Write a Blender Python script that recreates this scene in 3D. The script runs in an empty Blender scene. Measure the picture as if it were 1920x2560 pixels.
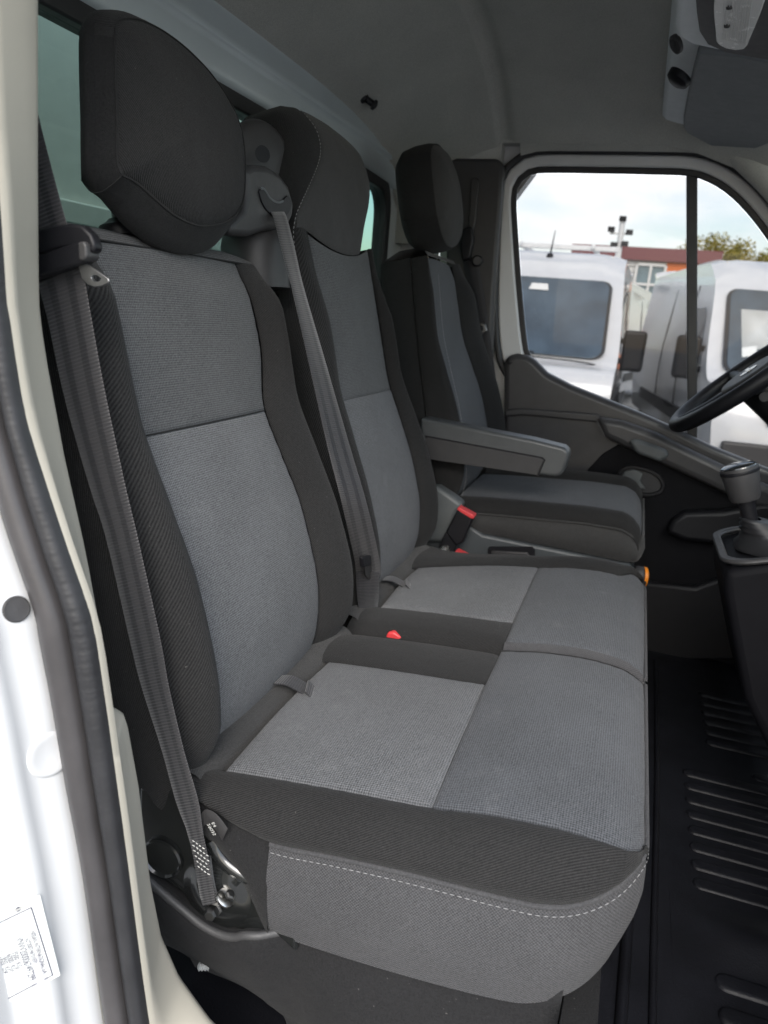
import bpy, bmesh, math, random
import numpy as np
from mathutils import Vector, Matrix
from mathutils.bvhtree import BVHTree
random.seed(4)
rng = np.random.default_rng(4)
S = bpy.context.scene
COL = S.collection
# ------------------------------------------------------------------ camera
# van frame: X = across the cab (passenger door -> driver door), Y = towards the rear, Z = up, cab floor at Z = 0
FPX = 1850.0
RM = np.array([[0.32249798, -0.22559951, 0.91929316],
               [-0.94320179, -0.15844684, 0.29200168],
               [0.07978366, -0.96124891, -0.26388465]])
C0 = np.array([0.0, 0.0, 0.95])
cam = bpy.data.cameras.new('camera'); camo = bpy.data.objects.new('camera', cam); COL.objects.link(camo)
cam.sensor_fit = 'HORIZONTAL'; cam.sensor_width = 36.0; cam.lens = 36.0 * FPX / 1920.0
M = Matrix.Identity(4)
for i in range(3):
    M[i][0] = RM[i, 0]; M[i][1] = -RM[i, 1]; M[i][2] = -RM[i, 2]; M[i][3] = C0[i]
camo.matrix_world = M
cam.clip_start = 0.02; cam.clip_end = 2000
cam.dof.use_dof = True; cam.dof.focus_distance = 0.98; cam.dof.aperture_fstop = 9.0
S.camera = camo
# ------------------------------------------------------------------ world, sun, exposure
SUN_EL, SUN_AZ = math.radians(40), math.radians(194)      # azimuth of the direction TO the sun, from +X
W = bpy.data.worlds.new('World'); S.world = W; W.use_nodes = True
nt = W.node_tree; nt.nodes.clear()
wo = nt.nodes.new('ShaderNodeOutputWorld'); bg = nt.nodes.new('ShaderNodeBackground')
sky = nt.nodes.new('ShaderNodeTexSky'); sky.sky_type = 'NISHITA'; sky.sun_disc = False
sky.sun_elevation = SUN_EL; sky.sun_rotation = math.pi / 2 - SUN_AZ; sky.air_density = 1.2; sky.dust_density = 2.0
tc = nt.nodes.new('ShaderNodeTexCoord'); mp = nt.nodes.new('ShaderNodeMapping'); mp.inputs['Scale'].default_value = (1, 1, 2.6)
mp.inputs['Location'].default_value = (0.35, 0.2, 0.25)
nz = nt.nodes.new('ShaderNodeTexNoise'); nz.inputs['Scale'].default_value = 3.2; nz.inputs['Detail'].default_value = 7; nz.inputs['Roughness'].default_value = 0.55
cr_ = nt.nodes.new('ShaderNodeValToRGB'); cr_.color_ramp.elements[0].position = 0.42; cr_.color_ramp.elements[1].position = 0.64
mx = nt.nodes.new('ShaderNodeMixRGB'); mx.inputs['Color2'].default_value = (6.6, 6.7, 6.9, 1)
L_ = nt.links.new
L_(tc.outputs['Generated'], mp.inputs['Vector']); L_(mp.outputs[0], nz.inputs['Vector']); L_(nz.outputs['Fac'], cr_.inputs['Fac'])
L_(cr_.outputs['Color'], mx.inputs['Fac']); L_(sky.outputs['Color'], mx.inputs['Color1']); L_(mx.outputs['Color'], bg.inputs['Color'])
bg.inputs['Strength'].default_value = 0.11; L_(bg.outputs[0], wo.inputs['Surface'])
sl = bpy.data.lights.new('sun', 'SUN'); sl.energy = 0.95; sl.angle = math.radians(35); sl.color = (1, 0.975, 0.94)
so = bpy.data.objects.new('sun', sl); COL.objects.link(so)
sd = Vector((math.cos(SUN_AZ) * math.cos(SUN_EL), math.sin(SUN_AZ) * math.cos(SUN_EL), math.sin(SUN_EL)))
so.rotation_euler = sd.to_track_quat('Z', 'Y').to_euler(); so.location = sd * 30
S.view_settings.view_transform = 'Standard'; S.view_settings.look = 'None'
S.view_settings.exposure = 1.75; S.view_settings.gamma = 1.0; S.view_settings.use_curve_mapping = False
S.render.engine = 'CYCLES'
S.cycles.use_denoising = True; S.cycles.denoising_prefilter = 'ACCURATE'; S.render.filter_size = 1.1; S.cycles.max_bounces = 8; S.cycles.diffuse_bounces = 5; S.cycles.transparent_max_bounces = 12
S.cycles.sample_clamp_indirect = 6.0

# ------------------------------------------------------------------ geometry helpers
KD = 1920.0 / 1659.0
def ray(u, v):
    d = np.array([u * KD - 960.0, v * KD - 1280.0, FPX]); return RM @ d
def px(u, v, ax, val):
    """point of the view ray through photo pixel (u, v) on the plane axis=val: used to measure the place"""
    d = ray(u, v); t = (val - C0[ax]) / d[ax]; return C0 + t * d
def smooth(x): x = np.clip(x, 0, 1); return x * x * (3 - 2 * x)
def pw(xs, ys):
    xs = np.array(xs, float); ys = np.array(ys, float)
    o = np.argsort(xs); xs = xs[o]; ys = ys[o]
    d = np.diff(ys) / np.diff(xs); m = np.zeros(len(xs)); m[0] = d[0]; m[-1] = d[-1]
    for i in range(1, len(xs) - 1):
        m[i] = 0 if d[i - 1] * d[i] <= 0 else 2 * d[i - 1] * d[i] / (d[i - 1] + d[i])
    def f(x):
        x = min(max(x, xs[0]), xs[-1]); i = min(max(np.searchsorted(xs, x) - 1, 0), len(xs) - 2)
        h = xs[i + 1] - xs[i]; s = (x - xs[i]) / h
        return ((2*s**3-3*s**2+1)*ys[i] + (s**3-2*s**2+s)*h*m[i] + (-2*s**3+3*s**2)*ys[i+1] + (s**3-s**2)*h*m[i+1])
    return f
def catmull(pts, us=None, n=40, closed=False):
    """smooth curve through pts, resampled by arc length at us (0..1)"""
    p = np.array(pts, float)
    if closed: q = np.vstack([p[-1], p, p[0], p[1]])
    else: q = np.vstack([2 * p[0] - p[1], p, 2 * p[-1] - p[-2]])
    out = []
    for i in range(1, len(q) - 2):
        for s in np.linspace(0, 1, 10, endpoint=False):
            a, b, c, d = q[i-1], q[i], q[i+1], q[i+2]
            out.append(0.5*((2*b)+(-a+c)*s+(2*a-5*b+4*c-d)*s*s+(-a+3*b-3*c+d)*s**3))
    out.append(q[-2]); out = np.array(out)
    L = np.concatenate([[0], np.cumsum(np.linalg.norm(np.diff(out, axis=0), axis=1))]); L /= L[-1]
    if us is None: us = np.linspace(0, 1, n)
    return np.stack([np.interp(us, L, out[:, k]) for k in range(out.shape[1])], axis=1)
def spaced(n, L, a=True, b=True, e=(0.0015, 0.004, 0.009)):
    """0..1 samples with extra rows close to the seamed ends"""
    lo = [0] + ([x / L for x in e] if a else []); hi = [1] + ([1 - x / L for x in e] if b else [])
    s = (e[-1] / L if a else 0); t = 1 - (e[-1] / L if b else 0)
    return np.array(sorted(set(lo + list(np.linspace(s, t, n)) + hi)))
def link(o, parent=None):
    COL.objects.link(o)
    if parent is not None:
        o.parent = parent
        if parent.type == 'EMPTY' and not LOCAL[0]: o.matrix_parent_inverse = Matrix.Translation(-parent.location)
    return o
LOCAL = [False]     # True while a thing is modelled in its own coordinates
def mesh(name, v, f, mat, parent=None, smooth_=True, uv=None, angle=None):
    m = bpy.data.meshes.new(name); m.from_pydata([tuple(map(float, p)) for p in v], [], f)
    if uv is not None:
        l = m.uv_layers.new(name='UVMap')
        for lp in m.loops: l.data[lp.index].uv = uv[lp.vertex_index]
    m.update(); m.materials.append(mat)
    if smooth_:
        m.polygons.foreach_set('use_smooth', [True] * len(m.polygons))
        if angle: m.set_sharp_from_angle(angle=math.radians(angle))
    o = bpy.data.objects.new(name, m); link(o, parent); return o
def surf(name, A, mat, parent=None, out=(-1, -.6, .4), sink=0.0, edges='', puff=0.0, sc=0.003, uvo=(0, 0), closed=False, uvp=False):
    """grid surface A[nv, nu, 3]; edges sunk along the normal where a seam runs"""
    A = np.array(A, float); nv, nu = A.shape[:2]
    du = np.gradient(A, axis=1); dv = np.gradient(A, axis=0)
    if closed: du = np.roll(A, -1, 1) - np.roll(A, 1, 1)
    N = np.cross(du, dv); N /= (np.linalg.norm(N, axis=2, keepdims=True) + 1e-12)
    flip = np.sum(N.reshape(-1, 3) @ np.array(out)) < 0
    if flip: N = -N
    lu = np.zeros((nv, nu)); lu[:, 1:] = np.cumsum(np.linalg.norm(np.diff(A, axis=1), axis=2), axis=1)
    lv = np.zeros((nv, nu)); lv[1:] = np.cumsum(np.linalg.norm(np.diff(A, axis=0), axis=2), axis=0)
    if edges:
        d = np.full((nv, nu), 9.0)
        if 'l' in edges: d = np.minimum(d, lu)
        if 'r' in edges: d = np.minimum(d, lu[:, -1:] - lu)
        if 'b' in edges: d = np.minimum(d, lv)
        if 't' in edges: d = np.minimum(d, lv[-1:] - lv)
        s_ = lu + lv; pk = np.sin(s_ * 2 * math.pi / .021 + 1.7 * np.sin(s_ * 23)) * (.6 + .4 * np.sin(s_ * 47 + 1))
        A = A + N * (-sink * np.exp(-d / sc) + puff * (1 - np.exp(-d / 0.03)) + .0009 * pk * np.exp(-d / .011) * (1 - np.exp(-d / .002)))[..., None]
    v = A.reshape(-1, 3); uv = np.stack([lu + uvo[0], lv + uvo[1]], 2).reshape(-1, 2)
    if uvp: uv = v[:, [0, 2]].copy()
    f = []
    for j in range(nv - 1):
        for i in range(nu if closed else nu - 1):
            i2 = (i + 1) % nu
            q = (j*nu+i, j*nu+i2, (j+1)*nu+i2, (j+1)*nu+i); f.append(q[::-1] if flip else q)
    return mesh(name, v, f, mat, parent, True, uv)
def tube(name, pts, r, mat, parent=None, n=10, caps=True, smooth_path=True, k=30):
    p = catmull(pts, n=k) if smooth_path else np.array(pts, float)
    rr = np.broadcast_to(np.array(r, float), (len(p),)) if np.ndim(r) == 0 else np.interp(np.linspace(0, 1, len(p)), np.linspace(0, 1, len(r)), r)
    T = np.gradient(p, axis=0); T /= np.linalg.norm(T, axis=1, keepdims=True)
    a = np.array([0, 0, 1.0]) if abs(T[0][2]) < .9 else np.array([1.0, 0, 0])
    v = []; f = []
    N = np.cross(T[0], a); N /= np.linalg.norm(N)
    for i in range(len(p)):
        N = N - T[i] * np.dot(N, T[i]); N /= np.linalg.norm(N); B = np.cross(T[i], N)
        for q in range(n):
            an = 2 * math.pi * q / n; v.append(p[i] + rr[i] * (math.cos(an) * N + math.sin(an) * B))
    for i in range(len(p) - 1):
        for q in range(n): f.append((i*n+q, i*n+(q+1) % n, (i+1)*n+(q+1) % n, (i+1)*n+q))
    if caps: f.append(tuple(range(n))[::-1]); f.append(tuple(range((len(p)-1)*n, len(p)*n)))
    return mesh(name, v, f, mat, parent, True, None, 50)
def ribbon(name, cen, wdir, w, th, mat, parent=None, k=60):
    """webbing: closed flat strip along cen, wdir the width direction at each control point"""
    c = catmull(cen, n=k); d = catmull(wdir, n=k); d /= np.linalg.norm(d, axis=1, keepdims=True)
    ww = np.interp(np.linspace(0, 1, k), np.linspace(0, 1, len(np.atleast_1d(w))), np.atleast_1d(w))
    T = np.gradient(c, axis=0); T /= np.linalg.norm(T, axis=1, keepdims=True)
    N = np.cross(T, d); N /= np.linalg.norm(N, axis=1, keepdims=True)
    L = np.concatenate([[0], np.cumsum(np.linalg.norm(np.diff(c, axis=0), axis=1))])
    sec = [(-.5, 0), (-.48, .5), (-.25, .55), (0, .5), (.25, .55), (.48, .5), (.5, 0), (.48, -.5), (0, -.5), (-.48, -.5)]
    v = []; uv = []; f = []; n = len(sec)
    for i in range(k):
        for (a, b) in sec:
            v.append(c[i] + d[i] * ww[i] * a + N[i] * th * b); uv.append((a + .5, L[i]))
    for i in range(k - 1):
        for q in range(n): f.append((i*n+q, i*n+(q+1) % n, (i+1)*n+(q+1) % n, (i+1)*n+q))
    f.append(tuple(range(n))[::-1]); f.append(tuple(range((k-1)*n, k*n)))
    o = mesh(name, v, f, mat, parent, True, uv, 60)
    return o
def bevel(o, w, seg=3):
    m = o.modifiers.new('bevel', 'BEVEL'); m.width = w; m.segments = seg; m.limit_method = 'ANGLE'; m.angle_limit = math.radians(35)
    m.harden_normals = False
    return o
def prism(name, pts, vec, mat, parent=None, bev=0.0, seg=3):
    """closed polygon (3-D, planar-ish) pushed along vec"""
    p = np.array(pts, float); n = len(p); q = p + np.array(vec)
    c = p.mean(0); nn = np.zeros(3)
    for i in range(n): nn += np.cross(p[i] - c, p[(i+1) % n] - c)
    f = [tuple(range(n)), tuple(range(2*n-1, n-1, -1))] + [(i, i+n, (i+1) % n + n, (i+1) % n) for i in range(n)]
    if np.dot(nn, np.array(vec)) > 0: f = [t[::-1] for t in f]
    o = mesh(name, np.vstack([p, q]), f, mat, parent, True, None, 40)
    if bev: bevel(o, bev, seg)
    return o
def box(name, c, s, mat, parent=None, bev=0.0, rot=None, seg=3):
    h = np.array(s) / 2
    v = np.array([(x, y, z) for x in (-1, 1) for y in (-1, 1) for z in (-1, 1)]) * h
    if rot is not None: v = v @ np.array(rot.to_3x3()).T
    v = v + np.array(c)
    f = [(0,1,3,2),(4,6,7,5),(0,4,5,1),(2,3,7,6),(0,2,6,4),(1,5,7,3)]
    o = mesh(name, v, f, mat, parent, True, None, 40)
    if bev: bevel(o, bev, seg)
    return o
def lathe(name, prof, origin, axis, mat, parent=None, n=24, angle=40):
    """profile [(r, h)] turned around axis"""
    a = Vector(axis).normalized(); q = a.to_track_quat('Z', 'Y').to_matrix(); o = Vector(origin)
    v = []; f = []
    for (r, h) in prof:
        for k in range(n):
            t = 2*math.pi*k/n; v.append(o + q @ Vector((r*math.cos(t), r*math.sin(t), h)))
    m = len(prof)
    for j in range(m-1):
        for k in range(n): f.append((j*n+k, j*n+(k+1) % n, (j+1)*n+(k+1) % n, (j+1)*n+k))
    f.append(tuple(range(n))[::-1]); f.append(tuple(range((m-1)*n, m*n)))
    return mesh(name, v, f, mat, parent, True, None, angle)
def band(name, outer, inner, vec, mat, parent=None, bev=0.0, closed=True):
    """frame between two matching outlines, pushed along vec"""
    o = np.array(outer, float); i = np.array(inner, float); n = len(o); vec = np.array(vec, float)
    v = np.vstack([o, i, o + vec, i + vec]); f = []
    for k in range(n if closed else n - 1):
        j = (k+1) % n
        f += [(k, j, n+j, n+k), (2*n+k, 3*n+k, 3*n+j, 2*n+j), (k, 2*n+k, 2*n+j, j), (n+k, n+j, 3*n+j, 3*n+k)]
    if not closed:
        f += [(0, n, 3*n, 2*n), (n-1, 3*n-1, 4*n-1, 2*n-1)]
    ob = mesh(name, v, f, mat, parent, True, None, 40)
    bm = bmesh.new(); bm.from_mesh(ob.data); bmesh.ops.recalc_face_normals(bm, faces=bm.faces); bm.to_mesh(ob.data); bm.free()
    if bev: bevel(ob, bev, 2)
    return ob
def offset_poly(p, d):
    d = np.broadcast_to(np.array(d, float), (len(p),))
    """shift a 2-D open/closed outline (Y,Z columns of 3-D points at constant X) outward by d"""
    p = np.array(p, float); n = len(p); q = p.copy()
    area = sum(p[i][1]*p[(i+1) % n][2]-p[(i+1) % n][1]*p[i][2] for i in range(n))
    s = 1 if area > 0 else -1
    for i in range(n):
        t = p[(i+1) % n] - p[i-1]; nn = np.array([0, t[2], -t[1]]) * s; nn /= np.linalg.norm(nn) + 1e-9
        q[i] = p[i] + nn * d[i]
    return q
def thing(name, label, cat, loc=(0, 0, 0), group=None):
    o = bpy.data.objects.new(name, None); o.empty_display_size = .1; COL.objects.link(o); o.location = loc
    o['label'] = label; o['category'] = cat
    if group: o['group'] = group
    return o
def tag(o, label=None, cat=None, group=None, kind=None):
    if label: o['label'] = label
    if cat: o['category'] = cat
    if group: o['group'] = group
    if kind: o['kind'] = kind
    return o
def textmesh(name, body, size, mat, parent, origin, xdir, ydir, lift=0.0, sx=1.0):
    """flat print; converted to a mesh and laid on the surface"""
    c = bpy.data.curves.new(name, 'FONT'); c.body = body; c.size = size
    t = bpy.data.objects.new(name, c); COL.objects.link(t); bpy.context.view_layer.update()
    dg = bpy.context.evaluated_depsgraph_get(); m = bpy.data.meshes.new_from_object(t.evaluated_get(dg))
    bpy.data.objects.remove(t); bpy.data.curves.remove(c)
    x = Vector(xdir).normalized(); y = Vector(ydir); y = (y - x * y.dot(x)).normalized(); z = x.cross(y)
    for vv in m.vertices:
        p = Vector(origin) + x * vv.co.x * sx + y * vv.co.y + z * lift; vv.co = p
    m.materials.clear(); m.materials.append(mat)
    o = bpy.data.objects.new(name, m); link(o, parent); return o
def part_of(o, parent):
    """parent without moving (geometry is written in van coordinates)"""
    o.parent = parent; return o

# ------------------------------------------------------------------ materials
def nodes(name):
    m = bpy.data.materials.new(name); m.use_nodes = True; t = m.node_tree
    return m, t, t.nodes['Principled BSDF']
def mth(t, op, a, b=None, clamp=False):
    n = t.nodes.new('ShaderNodeMath'); n.operation = op; n.use_clamp = clamp
    for i, x in enumerate((a, b)):
        if x is None: continue
        if isinstance(x, (int, float)): n.inputs[i].default_value = x
        else: t.links.new(x, n.inputs[i])
    return n.outputs[0]
def mixc(t, fac, a, b):
    n = t.nodes.new('ShaderNodeMixRGB')
    for k, x in (('Fac', fac), ('Color1', a), ('Color2', b)):
        if isinstance(x, tuple): n.inputs[k].default_value = (*x, 1) if len(x) == 3 else x
        elif isinstance(x, (int, float)): n.inputs[k].default_value = x
        else: t.links.new(x, n.inputs[k])
    return n.outputs[0]
def noise(t, vec, scale, detail=4, rough=.55):
    n = t.nodes.new('ShaderNodeTexNoise'); n.inputs['Scale'].default_value = scale; n.inputs['Detail'].default_value = detail
    n.inputs['Roughness'].default_value = rough; t.links.new(vec, n.inputs['Vector']); return n.outputs['Fac']
def ramp(t, fac, a, b):
    n = t.nodes.new('ShaderNodeMapRange'); n.inputs['From Min'].default_value = a; n.inputs['From Max'].default_value = b
    t.links.new(fac, n.inputs['Value']); return n.outputs['Result']
def bump(t, b, h, strength, dist):
    n = t.nodes.new('ShaderNodeBump'); n.inputs['Strength'].default_value = strength; n.inputs['Distance'].default_value = dist
    t.links.new(h, n.inputs['Height']); t.links.new(n.outputs[0], b.inputs['Normal'])
def coords(t, kind='Object'):
    n = t.nodes.new('ShaderNodeTexCoord'); return n.outputs[kind]
def plain(name, col, rough=.5, metal=0.0, var=.12, nscale=30, bstr=.0, bscale=400, bdist=.001, coat=0.0, spec=.5, rvar=.1):
    m, t, b = nodes(name); c = coords(t)
    n = noise(t, c, nscale); k = ramp(t, n, .25, .75)
    lo = tuple(x * (1 - var) for x in col); hi = tuple(min(1, x * (1 + var)) for x in col)
    t.links.new(mixc(t, k, lo, hi), b.inputs['Base Color'])
    r = mth(t, 'ADD', mth(t, 'MULTIPLY', noise(t, c, nscale * 2.3), 2 * rvar), rough - rvar, True); t.links.new(r, b.inputs['Roughness'])
    b.inputs['Metallic'].default_value = metal; b.inputs['Coat Weight'].default_value = coat; b.inputs['Specular IOR Level'].default_value = spec
    if bstr: bump(t, b, noise(t, c, bscale, 3), bstr, bdist)
    return m
def fabric(name, dark, light, pitch, kind='dot', rough=.9, sheen=.25, bs=.5, stain=0.0, wrinkle=.004):
    """woven cloth: the weave runs along the UV map, which is laid out in metres"""
    m, t, b = nodes(name); uv = coords(t, 'UV'); ob = coords(t)
    s = t.nodes.new('ShaderNodeSeparateXYZ'); t.links.new(uv, s.inputs[0])
    k = 2 * math.pi / pitch
    if kind == 'dot':
        a = mth(t, 'SINE', mth(t, 'MULTIPLY', mth(t, 'ADD', s.outputs[0], s.outputs[1]), k * .71))
        c = mth(t, 'SINE', mth(t, 'MULTIPLY', mth(t, 'SUBTRACT', s.outputs[0], s.outputs[1]), k * .71))
        w = mth(t, 'ADD', mth(t, 'MULTIPLY', mth(t, 'MULTIPLY', a, c), .5), .5)
    elif kind == 'twill':
        w = mth(t, 'ADD', mth(t, 'MULTIPLY', mth(t, 'SINE', mth(t, 'MULTIPLY', mth(t, 'ADD', s.outputs[0], mth(t, 'MULTIPLY', s.outputs[1], .55)), k)), .5), .5)
    elif kind == 'canvas':
        a = mth(t, 'SINE', mth(t, 'MULTIPLY', s.outputs[0], k)); c = mth(t, 'SINE', mth(t, 'MULTIPLY', s.outputs[1], k))
        w = mth(t, 'ADD', mth(t, 'MULTIPLY', mth(t, 'MULTIPLY', a, c), .5), .5)
    else:
        w = noise(t, ob, 1 / pitch, 5, .7)
    fine = noise(t, ob, 420, 4, .8); w2 = mth(t, 'ADD', mth(t, 'MULTIPLY', w, .68), mth(t, 'MULTIPLY', ramp(t, fine, .40, .60), .32))
    col = mixc(t, w2, dark, light)
    big = ramp(t, noise(t, ob, 7, 5, .6), .3, .72)
    col = mixc(t, mth(t, 'MULTIPLY', big, .09), col, tuple(x * 1.9 for x in light))
    if stain:
        st = ramp(t, noise(t, ob, 22, 6, .62), .60, .78); col = mixc(t, mth(t, 'MULTIPLY', st, stain, True), col, (.36, .36, .36))
    lint = ramp(t, noise(t, ob, 260, 2, .4), .76, .80); col = mixc(t, mth(t, 'MULTIPLY', lint, .22, True), col, (.35, .34, .32))
    t.links.new(col, b.inputs['Base Color']); b.inputs['Roughness'].default_value = rough
    b.inputs['Sheen Weight'].default_value = sheen; b.inputs['Sheen Roughness'].default_value = .45; b.inputs['Specular IOR Level'].default_value = .2
    hgt = mth(t, 'ADD', mth(t, 'MULTIPLY', w2, pitch * .35 * bs), mth(t, 'MULTIPLY', noise(t, ob, 15, 3, .5), wrinkle))
    bump(t, b, hgt, 1.0, 1.0)
    return m
MT = {}
MT['twill'] = fabric('dark_twill_fabric', (.0034, .0034, .0034), (.0325, .0322, .0322), .0028, 'twill', sheen=.06)
MT['grey'] = fabric('grey_woven_fabric', (.0035, .0038, .0043), (.132, .139, .151), .0039, 'dot', sheen=.08, stain=.10, wrinkle=.0045)
MT['grey_low'] = fabric('grey_woven_fabric_pale', (.005, .0053, .0058), (.195, .200, .208), .0039, 'dot', sheen=.08, stain=.10)
MT['grey_up'] = fabric('grey_woven_fabric_deep', (.004, .0041, .0043), (.155, .158, .162), .0039, 'dot', sheen=.08)
MT['canvas'] = fabric('grey_canvas_fabric', (.014, .014, .015), (.094, .094, .098), .0036, 'canvas', sheen=.05)
MT['canvas_dark'] = fabric('dark_canvas_fabric', (.008, .008, .008), (.15, .147, .147), .0036, 'dot', sheen=.05)
MT['knit'] = fabric('dark_knit_fabric', (.012, .0119, .0118), (.066, .065, .064), .0026, 'canvas', sheen=.12)
MT['felt'] = fabric('black_felt', (.003, .003, .003), (.022, .022, .023), .0016, 'noise', sheen=.05, bs=.9)
MT['headliner'] = fabric('headliner_felt', (.22, .219, .20), (.52, .515, .48), .0022, 'noise', sheen=.15, bs=.35)
MT['visor'] = plain('visor_vinyl', (.17, .18, .19), .62, var=.08, bstr=.25, bscale=700)
MT['black'] = plain('black_plastic', (.009, .009, .011), .45, spec=.3, bstr=.15, bscale=900, bdist=.0005)
MT['black_gloss'] = plain('black_painted_metal', (.012, .013, .013), .22, var=.3, bstr=.04, bscale=60, coat=.8)
MT['grey_plastic'] = plain('grey_plastic', (.105, .115, .118), .5, var=.08, bstr=.2, bscale=800, bdist=.0004)
MT['dark_plastic'] = plain('dark_grey_plastic', (.038, .037, .038), .5, var=.1, bstr=.25, bscale=700, bdist=.0005)
MT['door_plastic'] = plain('door_trim_plastic', (.052, .051, .053), .33, spec=.4, var=.1, bstr=.25, bscale=600, bdist=.0005)
MT['pale_plastic'] = plain('pale_grey_plastic', (.70, .73, .75), .5, var=.06, bstr=.2, bscale=800, bdist=.0004)
MT['beige'] = plain('beige_trim_plastic', (.46, .43, .36), .55, var=.05, nscale=8, bstr=.18, bscale=700, bdist=.0004)
MT['rubber'] = plain('black_rubber', (.020, .020, .022), .5, var=.2, bstr=.25, bscale=300, bdist=.0006)
MT['rubber_seal'] = plain('weathered_rubber', (.050, .047, .048), .40, var=.25, nscale=14, bstr=.25, bscale=160, bdist=.0006)
MT['floor'] = plain('floor_rubber', (.006, .0062, .0085), .5, spec=.3, var=.45, nscale=11, bstr=.5, bscale=260, bdist=.0012)
MT['carpet'] = fabric('seat_base_carpet', (.004, .004, .0045), (.024, .024, .025), .0020, 'noise', sheen=.04, bs=.6)
MT['white'] = plain('white_car_paint', (.58, .59, .60), .22, var=.035, nscale=9, coat=.8, rvar=.04)
MT['paint_grey'] = plain('grey_primer_paint', (.50, .56, .59), .35, var=.05, nscale=6, coat=.2)
MT['frame_paint'] = plain('door_frame_paint', (.60, .60, .60), .35, var=.04, nscale=6, coat=.2)
MT['trim_vinyl'] = plain('grey_vinyl_trim', (.05, .05, .051), .5, var=.1, bstr=.4, bscale=500)
MT['red'] = plain('red_button_plastic', (.62, .05, .055), .45, var=.06)
MT['orange'] = plain('orange_plastic', (.80, .24, .01), .4, var=.08)
MT['steel'] = plain('bright_steel', (.62, .61, .58), .26, metal=1.0, var=.1)
MT['dark_steel'] = plain('dark_steel', (.16, .16, .16), .38, metal=1.0, var=.15)
MT['plate_steel'] = plain('tongue_steel', (.30, .30, .30), .42, metal=1.0, var=.1)
MT['console'] = plain('console_plastic', (.005, .005, .0065), .62, spec=.12, bstr=.2, bscale=700, bdist=.0005)
MT['base_plastic'] = plain('seat_base_plastic', (.055, .062, .066), .48, var=.08, bstr=.2, bscale=800, bdist=.0004)
MT['arm_plastic'] = plain('armrest_plastic', (.072, .076, .078), .36, var=.08, bstr=.2, bscale=800, bdist=.0004)
MT['ink'] = plain('label_ink', (.05, .05, .09), .6)
MT['paper'] = plain('label_paper', (.74, .76, .74), .4, var=.02)
MT['paleline'] = plain('pale_print', (.5, .5, .48), .6)
MT['thread'] = plain('grey_thread', (.27, .27, .27), .8)
MT['darkthread'] = plain('dark_thread', (.012, .012, .012), .9)
MT['lens'] = plain('lamp_lens', (.70, .70, .68), .25, var=.05, bstr=.12, bscale=220, bdist=.002, coat=.3)
MT['bolt_plastic'] = plain('coil_plastic', (.55, .56, .55), .5)
def webbing(name, base, stripe):
    m, t, b = nodes(name); uv = coords(t, 'UV'); s = t.nodes.new('ShaderNodeSeparateXYZ'); t.links.new(uv, s.inputs[0])
    r = t.nodes.new('ShaderNodeValToRGB'); r.color_ramp.interpolation = 'CONSTANT'; e = r.color_ramp.elements
    e[0].position = 0; e[0].color = (*base, 1); e[1].position = .20; e[1].color = (*stripe, 1)
    for p, c in ((.36, base), (.62, stripe), (.78, base)):
        x = e.new(p); x.color = (*c, 1)
    t.links.new(s.outputs[0], r.inputs['Fac'])
    w = mth(t, 'ADD', mth(t, 'MULTIPLY', mth(t, 'SINE', mth(t, 'MULTIPLY', s.outputs[1], 2 * math.pi / .0034)), .5), .5)
    col = mixc(t, mth(t, 'MULTIPLY', w, .35), r.outputs['Color'], tuple(x * .45 for x in base))
    t.links.new(col, b.inputs['Base Color']); b.inputs['Roughness'].default_value = .5; b.inputs['Sheen Weight'].default_value = .3
    bump(t, b, w, .6, .0008); return m
MT['belt'] = webbing('grey_webbing', (.030, .029, .031), (.008, .008, .010))
MT['belt_dark'] = webbing('black_webbing', (.014, .014, .018), (.008, .008, .011))
def glass(name, tint, refl=.06):
    m = bpy.data.materials.new(name); m.use_nodes = True; t = m.node_tree; t.nodes.clear()
    o = t.nodes.new('ShaderNodeOutputMaterial'); a = t.nodes.new('ShaderNodeBsdfTransparent'); g = t.nodes.new('ShaderNodeBsdfGlossy')
    a.inputs['Color'].default_value = (*tint, 1); g.inputs['Roughness'].default_value = .02
    fr = t.nodes.new('ShaderNodeFresnel'); fr.inputs['IOR'].default_value = 1.45
    gm = t.nodes.new('ShaderNodeNewGeometry'); fo = mth(t, 'MULTIPLY', mth(t, 'MULTIPLY', fr.outputs[0], .45), mth(t, 'SUBTRACT', 1.0, gm.outputs['Backfacing']))
    x = t.nodes.new('ShaderNodeMixShader'); t.links.new(fo, x.inputs['Fac'])
    t.links.new(a.outputs[0], x.inputs[1]); t.links.new(g.outputs[0], x.inputs[2]); t.links.new(x.outputs[0], o.inputs['Surface'])
    return m
MT['glass'] = glass('dimmed_door_glass', (.66, .655, .65)); MT['clear'] = glass('windscreen_glass', (.90, .93, .92)); MT['green_glass'] = glass('green_tinted_glass', (.50, .60, .565))  # door glass has a grey tint added to dim the bright view outside
MT['van_glass'] = plain('van_dark_glass', (.05, .075, .10), .06, var=.5, nscale=2.2, coat=.6, rvar=.02)
MT['asphalt'] = plain('asphalt', (.26, .26, .255), .85, var=.25, nscale=3, bstr=.6, bscale=90, bdist=.01)
MT['cladding'] = plain('white_cladding', (.62, .62, .60), .5, var=.04); MT['roofing'] = plain('maroon_roofing', (.16, .045, .05), .6)
MT['orange_wall'] = plain('orange_wall', (.62, .15, .03), .7); MT['win_glass'] = plain('office_glass', (.12, .17, .19), .1, var=.4, nscale=.8)
MT['bark'] = plain('bark', (.10, .075, .05), .9); MT['pole'] = plain('white_pole_paint', (.65, .66, .66), .5)
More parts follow.
